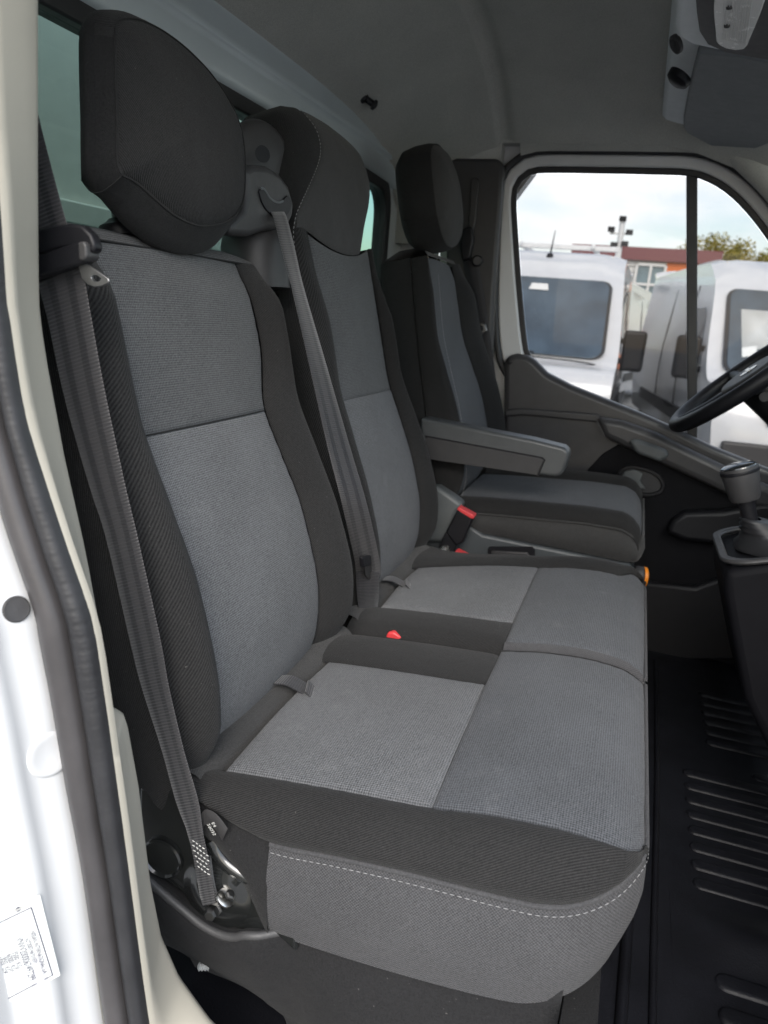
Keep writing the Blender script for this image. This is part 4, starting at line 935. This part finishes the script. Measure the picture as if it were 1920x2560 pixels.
# latch plate: moulded loop, slider and metal tongue
up = [(60, 500), (110, 488), (150, 482), (176, 486), (196, 506), (205, 528), (203, 544), (186, 548), (168, 536), (130, 536), (60, 556)]
prism('tongue_loop', [px(u, v, 0, .566) for u, v in up], (.012, 0, 0), MT['black'], sb, .005, 4)
prism('tongue_body', [px(u, v, 0, .563) for u, v in ((60, 556), (140, 530), (172, 519), (182, 528), (184, 558), (176, 568), (60, 604))], (.016, 0, 0), MT['black'], sb, .004, 4)
prism('slider_stop', [px(u, v, 0, .561) for u, v in ((166, 522), (180, 520), (186, 530), (187, 556), (178, 564), (169, 562))], (.018, 0, 0), MT['dark_plastic'], sb, .004, 4)
to = np.array([px(u, v, 0, .570) for u, v in ((168, 572), (183, 568), (208, 584), (234, 602), (236, 608), (224, 616), (206, 620), (188, 614), (176, 600))])
hole = np.array([px(u, v, 0, .570) for u, v in ((197, 597), (203, 594), (210, 595), (218, 601), (215, 607), (208, 609), (203, 608), (199, 603), (197, 600))])
band('tongue_plate', to, hole, (.003, 0, 0), MT['plate_steel'], sb, .0008)

mb = thing('seat_belt', 'grey seat belt running down from the guide on the middle seat', 'seat belt', (1.1, .4, .5), 'cab seat belts')
ribs_l = [(577, 455), (590, 480), (620, 600), (672, 790), (720, 960), (760, 1090), (790, 1210), (793, 1240)]
ribs_r = [(618, 455), (626, 480), (655, 600), (702, 790), (741, 960), (772, 1090), (796, 1210), (799, 1240)]
Ys = [.566, .548, .500, .455, .425, .395, .385, .383]
Lc = np.array([px(u, v, 1, y) for (u, v), y in zip(ribs_l, Ys)]); Rc = np.array([px(u, v, 1, y) for (u, v), y in zip(ribs_r, Ys)])
dv = Rc - Lc; wv = np.linalg.norm(dv, axis=1); dv[:, 1] -= np.sqrt(np.maximum(0, .045 ** 2 - wv ** 2))
ribbon('webbing', (Lc + Rc) / 2, dv, .045, .0014, MT['belt'], mb, 90)
ribbon('lower_webbing', [px(794, 1235, 1, .383), px(795, 1290, 1, .385), px(797, 1340, 1, .392), px(798, 1380, 1, .398)], [(.3, -1, 0), (.5, -.8, 0), (1, -.2, 0), (1, 0, 0)], .040, .0014, MT['belt_dark'], mb, 30)
prism('tongue_plate', [px(u, v, 1, .378) for u, v in ((786, 1212), (801, 1208), (804, 1240), (800, 1252), (790, 1244))], (0, .003, 0), MT['dark_steel'], mb, .001)
prism('tongue_body', [px(u, v, 1, .376) for u, v in ((784, 1205), (802, 1200), (803, 1222), (786, 1226))], (0, .008, 0), MT['black'], mb, .002)

db = thing('seat_belt', 'black seat belt hanging on the far pillar behind the driver seat', 'seat belt', (2.2, .5, .5), 'cab seat belts')
ribbon('webbing', [px(1015, 560, 0, 2.25), px(1030, 640, 0, 2.25), px(1048, 760, 0, 2.25), px(1062, 880, 0, 2.25), px(1072, 1000, 0, 2.25)], [(0, 1, 0)] * 5, .045, .0014, MT['belt_dark'], db, 40)
prism('pillar_loop', [px(u, v, 0, 2.25) for u, v in ((1002, 495), (1022, 490), (1026, 520), (1018, 560), (1002, 566), (996, 530))], (-.02, 0, 0), MT['black'], db, .006)
lathe('loop_bolt', [(.0002, 0), (.016, 0), (.016, .012), (.012, .016), (.0002, .016)], px(1030, 564, 0, 2.25), (-1, -.3, 0), MT['black'], db, 20)
prism('tongue_plate', [px(u, v, 0, 2.24) for u, v in ((1032, 692), (1050, 700), (1054, 715), (1040, 724), (1032, 716))], (-.012, 0, 0), MT['dark_steel'], db, .003)
prism('tongue_body', [px(u, v, 0, 2.24) for u, v in ((1030, 700), (1046, 704), (1046, 712), (1032, 720))], (-.02, 0, 0), MT['black'], db, .003)

def buckle(name, label, pts, X, cap, parent=None):
    b = thing(name, label, 'buckle', tuple(px(*pts[0], 0, X)), 'red button buckles')
    prism('housing', [px(u, v, 0, X) for u, v in pts], (.024, 0, 0), MT['black'], b, .005)
    prism('release_button', [px(u, v, 0, X - .003) for u, v in cap], (.028, 0, 0), MT['red'], b, .0025)
    return b
b1 = buckle('belt_buckle', 'black buckle with red button on a bolted stalk beside the driver seat', [(962, 1150), (988, 1100), (1022, 1118), (1000, 1172), (985, 1180)], 1.715, [(986, 1101), (990, 1095), (1025, 1114), (1023, 1121), (1017, 1121)])
prism('stalk', [px(u, v, 0, 1.722) for u, v in ((946, 1188), (950, 1175), (962, 1150), (990, 1170), (980, 1196), (968, 1204), (954, 1202))], (.010, 0, 0), MT['black'], b1, .003)
lathe('stalk_bolt', [(.0002, .006), (.006, .006), (.012, .005), (.0135, .002), (.0135, 0), (.0002, 0)], px(961, 1188, 0, 1.721), (-1, 0, 0), MT['steel'], b1, 24)
b2 = buckle('belt_buckle', 'red topped buckle low between the driver seat and the middle cushion', [(975, 1205), (985, 1193), (1022, 1212), (1015, 1240), (985, 1240)], 1.68, [(980, 1194), (985, 1190), (1023, 1209), (1022, 1216), (1005, 1213)])
b3 = buckle('belt_buckle', 'red topped buckle sunk between the near and middle cushions', [(828, 1380), (838, 1362), (866, 1372), (862, 1400)], 1.10, [(832, 1378), (838, 1366), (850, 1366), (867, 1378), (862, 1384)])

# ================================================================== CAB FITTINGS
# steering wheel
wc = np.array([2.03, -.265, .868]); wn = np.array([0, .69, .72]); wn /= np.linalg.norm(wn); wx = np.array([1.0, 0, 0]); wy = np.cross(wn, wx)
sw = thing('steering_wheel', 'black steering wheel at the right edge before the driver seat', 'steering wheel', tuple(wc))
R0 = .205
ringp = [wc + R0 * (math.cos(a) * wx + math.sin(a) * wy) for a in np.linspace(0, 2*math.pi, 73)]
tube('rim', ringp, .0185, MT['black'], sw, 14, caps=False, smooth_path=False)
for a in (0.12, math.pi - .12, math.pi/2):
    e0 = wc + .06 * (math.cos(a)*wx + math.sin(a)*wy) - wn * .02; e1 = wc + (R0 - .008) * (math.cos(a)*wx + math.sin(a)*wy)
    tube('spoke', [e0, (e0 + e1)/2 - wn*.004, e1], [.024, .020, .014], MT['black'], sw, 10)
hubo = [wc + (.085 * math.cos(a) * abs(math.cos(a)) ** -.35 if False else .088*math.cos(a)) * wx + .078 * math.sin(a) * wy for a in np.linspace(0, 2*math.pi, 32, endpoint=False)]
prism('hub_pad', [p - wn * .03 for p in hubo], tuple(wn * .04), MT['dark_plastic'], sw, .012, 4)
lathe('hub_emblem', [(.021, 0), (.022, .0015), (.017, .002), (.0002, .002)], wc + wn * .0102, tuple(wn), MT['steel'], sw, 24)
b_ = box('emblem_bar', wc + wn * .0125, (.052, .011, .003), MT['steel'], sw, .001, Matrix((tuple(wx), tuple(wy), tuple(wn))).transposed().to_4x4())
tube('column', [wc - wn * .03, wc - wn * .20 + np.array([0, -.06, 0]), wc - wn * .34 + np.array([0, -.14, 0])], [.052, .062, .075], MT['black'], sw, 16)
tube('stalk', [wc - wn * .06, wc - wn * .06 + np.array([-.13, .02, .0]), wc - wn * .06 + np.array([-.19, .03, .005])], [.010, .009, .011], MT['black'], sw, 10)
# dashboard
da = thing('dashboard', 'black dashboard at the right edge beyond the steering wheel', 'dashboard', (1.4, -.75, .5))
sec = [(-.47, .10), (-.44, .40), (-.46, .60), (-.50, .74), (-.56, .84), (-.66, .90), (-.90, .93), (-1.05, .93)]
surf('dash_body', [[(x, y - .02 * math.cos((x - 1.4) * 3), z) for y, z in sec] for x in np.linspace(.50, 2.32, 24)], MT['black'], da, out=(0, 1, .6))
prism('end_cap', [(.50, y, z) for y, z in sec] + [(.5, -1.05, .1)], (.01, 0, 0), MT['black'], da)
lathe('side_vent', [(.055, 0), (.055, .008), (.047, .012), (.043, .006), (.0002, .004)], (2.22, -.50, .755), (-.2, .9, .5), MT['grey_plastic'], da, 28)
box('toe_board', (1.4, -.78, .2), (1.84, .04, .5), MT['carpet'], da)
# gear console and lever
gc = thing('gear_console', 'black gear console with ringed knob lever by the dashboard', 'gear console', (1.45, -.35, .3))
# (top surface about Z .57, reaching rearwards to Y -.2)
gx0, gx1 = 1.33, 1.57
prism('console_body', [(gx0, y, z) for y, z in ((-.196, .565), (-.205, .52), (-.27, .34), (-.36, .20), (-.48, .10), (-.60, .10), (-.60, .66), (-.36, .63))], (gx1 - gx0, 0, 0), MT['console'], gc, .015)
def crect(y0, z0, y1, z1, x0, x1, r=.05):
    p = []
    for (cx, s, a0) in ((x1 - r, 0, 0), (x0 + r, 0, 90), (x0 + r, 1, 180), (x1 - r, 1, 270)):
        for k in range(7):
            a = math.radians(a0 + 15 * k); x = cx + r * math.cos(a); yy = (r if s == 0 else 1) 
            ym = (y0 - r + r * math.sin(a)) if s == 0 else (y1 + r + r * math.sin(a)); z = z0 + (z1 - z0) * (ym - y0) / (y1 - y0); p.append((x, ym, z))
    return np.array(p)
ro = crect(-.192, .569, -.42, .640, gx0 - .002, gx1 + .002); ri = crect(-.206, .574, -.40, .632, gx0 + .016, gx1 - .016, .04)
band('gaiter_bezel', ro, ri, (0, .004, .008), MT['dark_plastic'], gc, .004)
gl = px(1622, 1130, 0, 1.45); gk = px(1596, 1010, 0, 1.45)
gtop = gl + np.array([0, 0, .01]); rings = []
for j, (q, w) in enumerate(((0, 1.0), (.12, .93), (.3, .70), (.42, .62), (.55, .46), (.62, .50), (.70, .36), (.77, .40), (.85, .28), (.91, .31), (1.0, .18))):
    cen_ = np.array([1.45, -.305, .600]) * (1 - q) + gtop * q
    rings.append([cen_ + np.array([.10 * w * math.cos(a) * (1 + .10 * math.sin(5*a) * (1 - q)), .085 * w * math.sin(a), .02 * math.sin(a) * -1 * (1 - q)]) for a in np.linspace(0, 2*math.pi, 40, endpoint=False)])
surf('gaiter', rings, MT['rubber'], gc, out=(0, 0, 1), closed=True)
ax = gk - gl; ax = ax / np.linalg.norm(ax)
lathe('lever', [(.012, -.03), (.014, .035), (.017, .05)], gl, tuple(ax), MT['black'], gc, 18)
lathe('knob', [(.024, 0), (.027, .008), (.031, .040), (.0325, .056), (.0315, .062), (.0002, .063)], gl + ax * .045, tuple(ax), MT['dark_plastic'], gc, 28)
lathe('knob_ring', [(.0330, 0), (.0336, .003), (.0330, .006), (.0002, .0062)], gl + ax * .096, tuple(ax), MT['black'], gc, 28)
lathe('knob_cap', [(.0315, 0), (.0295, .007), (.023, .0100), (.0002, .0115)], gl + ax * .1022, tuple(ax), MT['black_gloss'], gc, 28)
# front roof header with visor and overhead console
rh = surf('roof_header', [[(x, y, z - .02 * ((x - 1.42) / .9) ** 4) for y, z in ((.045, 1.512), (.042, 1.494), (.030, 1.484), (.0, 1.476), (-.12, 1.452), (-.30, 1.415), (-.34, 1.45))] for x in np.linspace(.58, 2.20, 40)], MT['pale_plastic'], None, out=(0, .2, -1))
tag(rh, 'pale grey roof header panel above the windscreen', kind='structure')
oc = thing('overhead_console', 'pale grey overhead console with ribbed lamp in the top right corner', 'overhead console', (1.4, -.05, 1.42))
ob_ = [(1.10, .035), (1.44, .034), (1.49, .028), (1.525, .005), (1.545, -.04), (1.552, -.10), (1.552, -.30), (1.10, -.30)]
prism('console_body', [(x, y, 1.480 - .10 * max(0, -.0 - y)) for x, y in ob_], (0, 0, -.050), MT['pale_plastic'], oc, .012, 4)
# darker inset panel and the lamp lens on the underside (Z 1.43)
zl = lambda y: 1.4285 - .10 * max(0, -y)
def under(pts, lift): return [(p[0], p[1], zl(p[1]) - lift) for p in pts]
ins = [px(u, v, 2, 1.428) for u, v in ((1500, -60), (1506, 20), (1512, 60), (1530, 85), (1570, 98), (1620, 102), (1720, 108), (1720, -60))]
prism('lamp_panel', under(ins, .0), (0, 0, -.006), MT['dark_plastic'], oc, .003)
ln = [px(u, v, 2, 1.424) for u, v in ((1552, -30), (1548, 60), (1554, 80), (1580, 88), (1612, 84), (1625, 60), (1656, -20), (1650, -40))]
ln = catmull(ln, np.linspace(0, 1, 33)[:-1], closed=True)
lens = prism('lamp_lens', under(ln, .006), (0, 0, -.006), MT['lens'], oc, .003)
for k in range(11):
    a = px(1562 + k * 5.2, 80 - abs(k - 7) * .8, 2, 1.418); b = px(1568 + k * 6.0, -20, 2, 1.418)
    tube('lens_rib', [(*a[:2], zl(a[1]) - .0125), (*b[:2], zl(b[1]) - .0125)], .0009, MT['lens'], oc, 6, smooth_path=False)
for (u, v) in ((1577, 8), (1572, 48)):
    p = px(u, v, 2, 1.416); lathe('lamp_bulb', [(.0002, .004), (.004, .003), (.005, 0), (.0002, 0)], (p[0], p[1], zl(p[1]) - .012), (0, 0, -1), MT['dark_plastic'], oc, 12)
p = px(1464, 93, 2, 1.445); lathe('console_knob', [(.0002, 0), (.0165, 0), (.0165, .006), (.013, .008), (.010, .005), (.0002, .004)], p, (-.3, .75, -.6), MT['dark_plastic'], oc, 24)
sv = thing('sun_visor', 'dark grey vinyl sun visor folded under the pale roof header', 'sun visor', (1.9, -.1, 1.43))
vz = 1.437
vis = [px(u, v, 2, vz) for u, v in ((1507, 112), (1497, 150), (1486, 200), (1476, 255), (1476, 275), (1484, 286), (1560, 314), (1590, 322), (1700, 270), (1760, 200), (1740, 118), (1600, 108))]
prism('visor_pad', [(q[0], q[1], vz - .12 * max(0, -q[1])) for q in vis], (0, 0, .016), MT['visor'], sv, .006, 4)
p = px(1471, 163, 2, 1.452); lathe('visor_mount', [(.0002, 0), (.026, 0), (.024, .012), (.015, .018), (.0002, .019)], p, (-.1, .5, -.85), MT['black'], sv, 24)
# coat hook
hk = px(800, 217, 1, .722); ho = thing('coat_hook', 'small black coat hook on the rear of the headliner', 'hook', tuple(hk))
lathe('hook_base', [(.014, -.014), (.014, -.004), (.008, .0), (.008, .016), (.0125, .018), (.0125, .024), (.010, .026), (.0002, .026)], hk + np.array([-.008, .006, 0]), (.45, -.75, -.45), MT['black'], ho, 24)
lathe('hook_button', [(.0002, 0), (.0075, 0), (.006, -.001), (.0002, -.001)], hk + np.array([-.008, .006, 0]) + np.array([.45, -.75, -.45]) / .984 * .0275, (.45, -.75, -.45), MT['dark_plastic'], ho, 16)
# windscreen and A-pillars (just outside the frame)
ws = thing('windscreen', 'clear raked windscreen ahead of the dashboard', 'windscreen', (1.4, -.9, .95))
prism('pane', [(.56, -.40, 1.44), (2.26, -.40, 1.44), (2.32, -1.10, .93), (.50, -1.10, .93)], (0, .003, .004), MT['clear'], ws)
tube('side_pillar', [px(1595, 325, 0, 2.29), px(1680, 410, 0, 2.29), px(1750, 510, 0, 2.29), px(1830, 640, 0, 2.31), px(1950, 860, 0, 2.33)], .035, MT['headliner'], ws, 12)
tube('side_pillar', [(.50, -.36, 1.43), (.47, -.70, 1.2), (.45, -1.08, .93)], .035, MT['beige'], ws, 12)

# ================================================================== OUTSIDE: parked vans, building, mast, trees
LOCAL[0] = True
def make_van(label, root_loc, yaw, long=5.4, seed=1):
    """panel van, nose towards local -X, origin on the ground under the nose; width along Y"""
    r = thing('parked_van', label, 'van', root_loc, 'vans parked in the yard'); r.rotation_euler = (0, 0, yaw)
    W_ = 1.0
    prof = [(0.06, .30), (.0, .45), (.02, .75), (.10, .98), (.28, 1.08), (.62, 1.16), (1.22, 1.92), (1.50, 2.18), (1.75, 2.30), (2.1, 2.34), (long - .1, 2.36), (long, 2.30), (long, .35)]
    pc = []
    secs = [(-1.0, .30), (-.995, .2), (-.96, .08), (-.86, .0), (-.5, -.01), (0, -.02), (.5, -.01), (.86, .0), (.96, .08), (.995, .2), (1.0, .3)]
    v = []; f = []
    def wz(z): return .93 - .10 * smooth((z - 1.15) / 1.2) + .05 * smooth((z - .3) / .5)
    rowsv = []
    for (x, z) in catmull(prof, n=70):
        rowsv.append([(x + .10 * (1 - min(1, x / .8)) * max(0, abs(s) - .55) ** 1.6 * 5 * .6 if x < 1.2 else x, s * wz(z), z - (.05 * smooth((abs(s) - .8) / .2) if z > 2.1 else 0)) for s in (-1, -.97, -.9, -.7, -.4, 0, .4, .7, .9, .97, 1)])
    body = surf('body', rowsv, MT['white'], r, out=(-1, 0, .5))
    for s in (-1, 1):
        pl = catmull(prof, n=70); side = [(x + (.10 * (1 - min(1, x / .8)) * (.45) ** 1.6 * 3 if x < 1.2 else 0), s * wz(z), z - (.05 if z > 2.1 else 0)) for x, z in pl]
        nn = len(side); c0 = np.array([2.6, s * .90, 1.1])
        mesh('side_panel', side, [tuple(range(nn)) if s > 0 else tuple(range(nn))[::-1]], MT['white'], r, False)
    def slope(z): return float(np.interp(z, [1.16, 1.92, 2.18], [.62, 1.22, 1.50]))
    wsx = lambda z: slope(z) - .02
    out = []
    for (cy, cz, a0) in ((.64, 1.90, 0), (-.64, 1.90, 90), (-.68, 1.27, 180), (.68, 1.27, 270)):
        for k in range(6):
            a = math.radians(a0 + 18 * k); out.append((cy + .12 * math.cos(a), cz + .10 * math.sin(a)))
    prism('windscreen_surround', [(wsx(z) - .004, y * 1.045, z) for y, z in out], (-.012, 0, .008), MT['rubber'], r, .004)
    prism('windscreen', [(wsx(z) - .018, y, z) for y, z in out], (-.008, 0, .006), MT['van_glass'], r, .004)
    for s in (-1, 1):
        prism('side_window', [(x, s * (wz(z) + .004), z) for x, z in ((.95, 1.22), (1.28, 1.72), (1.40, 1.80), (1.95, 1.80), (1.98, 1.22))], (0, s * .006, 0), MT['van_glass'], r, .002)
        m_ = prism('mirror', [(.92, s * 1.00, z_) for z_ in (1.06, 1.50)] + [(.98, s * 1.24, 1.50), (.98, s * 1.24, 1.06)], (.09, 0, 0), MT['black'], r, .044, 5)
        for z_ in (1.17, 1.38): box('mirror_arm', (.98, s * 1.0, z_), (.06, .20, .06), MT['black'], m_, .01)
        prism('headlight', [(.11 + (z - .7) * .45, s * y, z) for y, z in ((.55, .74), (.88, .80), (.90, 1.03), (.70, .96), (.56, .86))], (-.06, 0, .01), MT['lens'], r, .02)
        for x in (.95, long - 1.1):
            w_ = lathe('wheel', [(.0002, .02), (.20, .03), (.22, .06), (.31, .07), (.335, .03), (.335, -.10), (.0002, -.10)], (x, s * .86, .335), (0, s, 0), MT['rubber'], r, 28)
        prism('tail_lamp', [(long, s * .80, 1.0), (long, s * .92, 1.0), (long, s * .90, 1.55), (long, s * .80, 1.55)], (.012, 0, 0), MT['red'], r, .004)
        for gx in (.98, 2.02, 3.25): tube('door_gap', [(gx, s * (wz(z) + .002), z) for z in (.50, .9, 1.2)] + ([(gx, s * (wz(z) + .002), z) for z in (1.6, 2.05)] if gx > 1 else []), .007, MT['rubber'], r, 5, k=8)
        box('door_handle', (2.05, s * (wz(1.05) + .015), 1.02), (.16, .03, .035), MT['black'], r, .008)
        box('side_moulding', (2.9, s * (wz(.62) + .006), .62), (3.2, .02, .16), MT['black'], r, .006)
    prism('grille', [(.035, y, z) for y, z in ((-.5, .74), (.5, .74), (.56, .88), (-.56, .88))], (-.05, 0, .01), MT['black'], r, .012)
    prism('bumper', [(.04, y, z) for y, z in ((-.86, .28), (.86, .28), (.88, .58), (-.88, .58))], (-.06, 0, 0), MT['dark_plastic'], r, .03)
    prism('windscreen_sticker', [(wsx(z) - .032, y, z) for y, z in ((.52, 1.36), (.66, 1.33), (.66, 1.42), (.52, 1.45))], (-.004, 0, .003), MT['paper'], r)
    prism('mirror_mount', [(wsx(z) - .032, y, z) for y, z in ((-.10, 1.86), (.12, 1.86), (.10, 1.93), (-.08, 1.93))], (-.004, 0, .003), MT['lens'], r)
    tube('bonnet_gap', [(.63, -.84, 1.10), (.50, -.6, 1.135), (.47, 0, 1.145), (.50, .6, 1.135), (.63, .84, 1.10)], .010, MT['rubber'], r, 6)
    for s in (-1, 1): tube('roof_gutter', [(1.75, s * .72, 2.30), (2.4, s * .74, 2.345), (long - .2, s * .74, 2.36)], .012, MT['cladding'], r, 6)
    tube('wiper', [(.56, -.1, 1.19), (.60, .25, 1.22), (.62, .62, 1.24)], .010, MT['black'], r, 6)
    tube('antenna', [(1.66, 0, 2.27), (1.85, 0, 2.58)], [.012, .004], MT['black'], r, 6, smooth_path=False)
    lathe('antenna_base', [(.05, 0), (.03, .05), (.0002, .06)], (1.66, 0, 2.25), (0, 0, 1), MT['black'], r, 12)
    return r
v1 = make_van('white van facing the window, left of the light mast', (7.75, 1.19, -.56), 0)
v2 = make_van('white van with a paper notice in its windscreen, right of the window bar', (7.65, -1.72, -.56), math.radians(8.5), 5.4)
prism('notice', [(.80, y, z) for y, z in ((.32, 1.42), (.66, 1.42), (.66, 1.80), (.32, 1.80))], (-.012, 0, .0), MT['paper'], v2)
for c in v2.children:
    if c.name.startswith('notice'):
        for q in c.data.vertices: q.co.x = float(np.interp(q.co.z, [1.16, 1.92], [.62, 1.22])) - .055
v3 = make_van('white van with red tail lamp parked behind the gap between the two front vans', (19.5, .55, -.56), math.radians(172), 5.2)
for y in (-.45, .45): box('roof_bar', (3.4, y, 2.44), (2.6, .05, .05), MT['pole'], v1, .01)
box('roof_crossbar', (2.2, 0, 2.43), (.06, 1.5, .06), MT['pole'], v1, .01)
LOCAL[0] = False
bd = thing('building', 'low white clad building with maroon roof edge and an orange wall', 'building', (34, -4, -.56))
def bx(name, y0, y1, z0, z1, x, th, mat, par): return box(name, (x + th/2, (y0+y1)/2, (z0+z1)/2), (th, abs(y1-y0), z1-z0), mat, par)
bx('wall', 3.2, -2.3, -.5, 4.0, 34, .3, MT['cladding'], bd)
bx('roof_edge', 3.4, -2.5, 3.72, 4.22, 33.7, .5, MT['roofing'], bd)
for k in range(14): bx('cladding_slat', 3.1, .75, .5 + k*.23, .5 + k*.23 + .17, 33.93, .07, MT['cladding'], bd)
bx('orange_panel', -.48, -2.25, -.5, 3.70, 33.9, .1, MT['orange_wall'], bd)
wn_ = bx('window', .65, -.42, .4, 3.55, 33.88, .08, MT['win_glass'], bd)
for k in range(5): bx('glazing_bar', .65, -.42, .4 + k * .78, .4 + k*.78 + .10, 33.80, .08, MT['cladding'], bd)
for y in (.68, .12, -.45): bx('mullion', y - .05, y + .05, .4, 3.55, 33.78, .09, MT['cladding'], bd)
lathe('wall_lamp', [(.2, 0), (.2, .1), (.0002, .12)], (33.9, -1.6, 3.2), (-1, 0, 0), MT['paper'], bd, 16)
pm = thing('light_mast', 'white floodlight mast with spotlights standing behind the left van', 'mast', (24, 1.03, -.56))
tube('post', [(24, 1.03, -.56), (24, 1.05, 2.2), (24, 1.08, 3.95)], [.11, .10, .08], MT['pole'], pm, 12)
box('cross_arm', (24, 1.08, 3.62), (.06, .62, .06), MT['pole'], pm)
for dy, dz in ((.28, 3.72), (-.24, 3.66), (.0, 4.02), (.14, 3.30), (-.16, 3.34)): box('spotlight', (23.93, 1.08 + dy, dz), (.16, .20, .14), MT['black'], pm, .02)
# trees behind the building: trunk, limbs and a crown of leaf-sized faces
def make_tree(label, loc, h, rad, seed):
    rg_ = np.random.default_rng(seed); t = thing('autumn_tree', label, 'tree', loc, 'trees behind the building')
    x, y, z = loc
    tr = tube('trunk', [(x, y, z), (x + .1, y, z + h * .4), (x, y + .1, z + h * .75)], [.22, .16, .06], MT['bark'], t, 8)
    for k in range(5):
        a = rg_.uniform(0, 6.28); tube('limb', [(x, y, z + h * (.35 + .07*k)), (x + rad*.6*math.cos(a), y + rad*.6*math.sin(a), z + h * (.6 + .06*k))], [.07, .02], MT['bark'], tr, 6, k=5)
    cl = [(rg_.normal(0, .42, 3) * np.array([rad, rad, h * .28]) + np.array([x, y, z + h * .68]), rg_.uniform(.35, .75)) for _ in range(80)]
    v = []; f = []
    for c, s in cl:
        for _ in range(130):
            d = rg_.normal(0, 1, 3); d /= np.linalg.norm(d); p = c + d * s * rg_.uniform(.3, 1.0) ** .6
            a = rg_.normal(0, 1, 3); a /= np.linalg.norm(a); b = np.cross(a, d); b /= np.linalg.norm(b) + 1e-9; w = rg_.uniform(.05, .10)
            o = len(v); v += [p - a*w, p + b*w*.6, p + a*w, p - b*w*.6]; f.append((o, o+1, o+2, o+3))
    tag(mesh('crown', v, f, MT['leaf'], t, False), kind=None)
tl = ['small yellowing tree top showing just right of the light mast', 'yellow green tree above the orange wall', 'broad yellow green tree right beside the window bar', 'tall yellow tree above the roof of the right van', 'yellow tree at the far right, behind the right van']
for k, (yr, hh, rr) in enumerate(((.004, 4.6, 1.3), (-.024, 5.0, 1.7), (-.052, 5.7, 2.2), (-.080, 6.0, 2.2), (-.112, 5.8, 2.4))):
    make_tree(tl[k], (46 + (k % 2) * 2, yr * 47, -.56), hh * 1.14, rr, 20 + k)
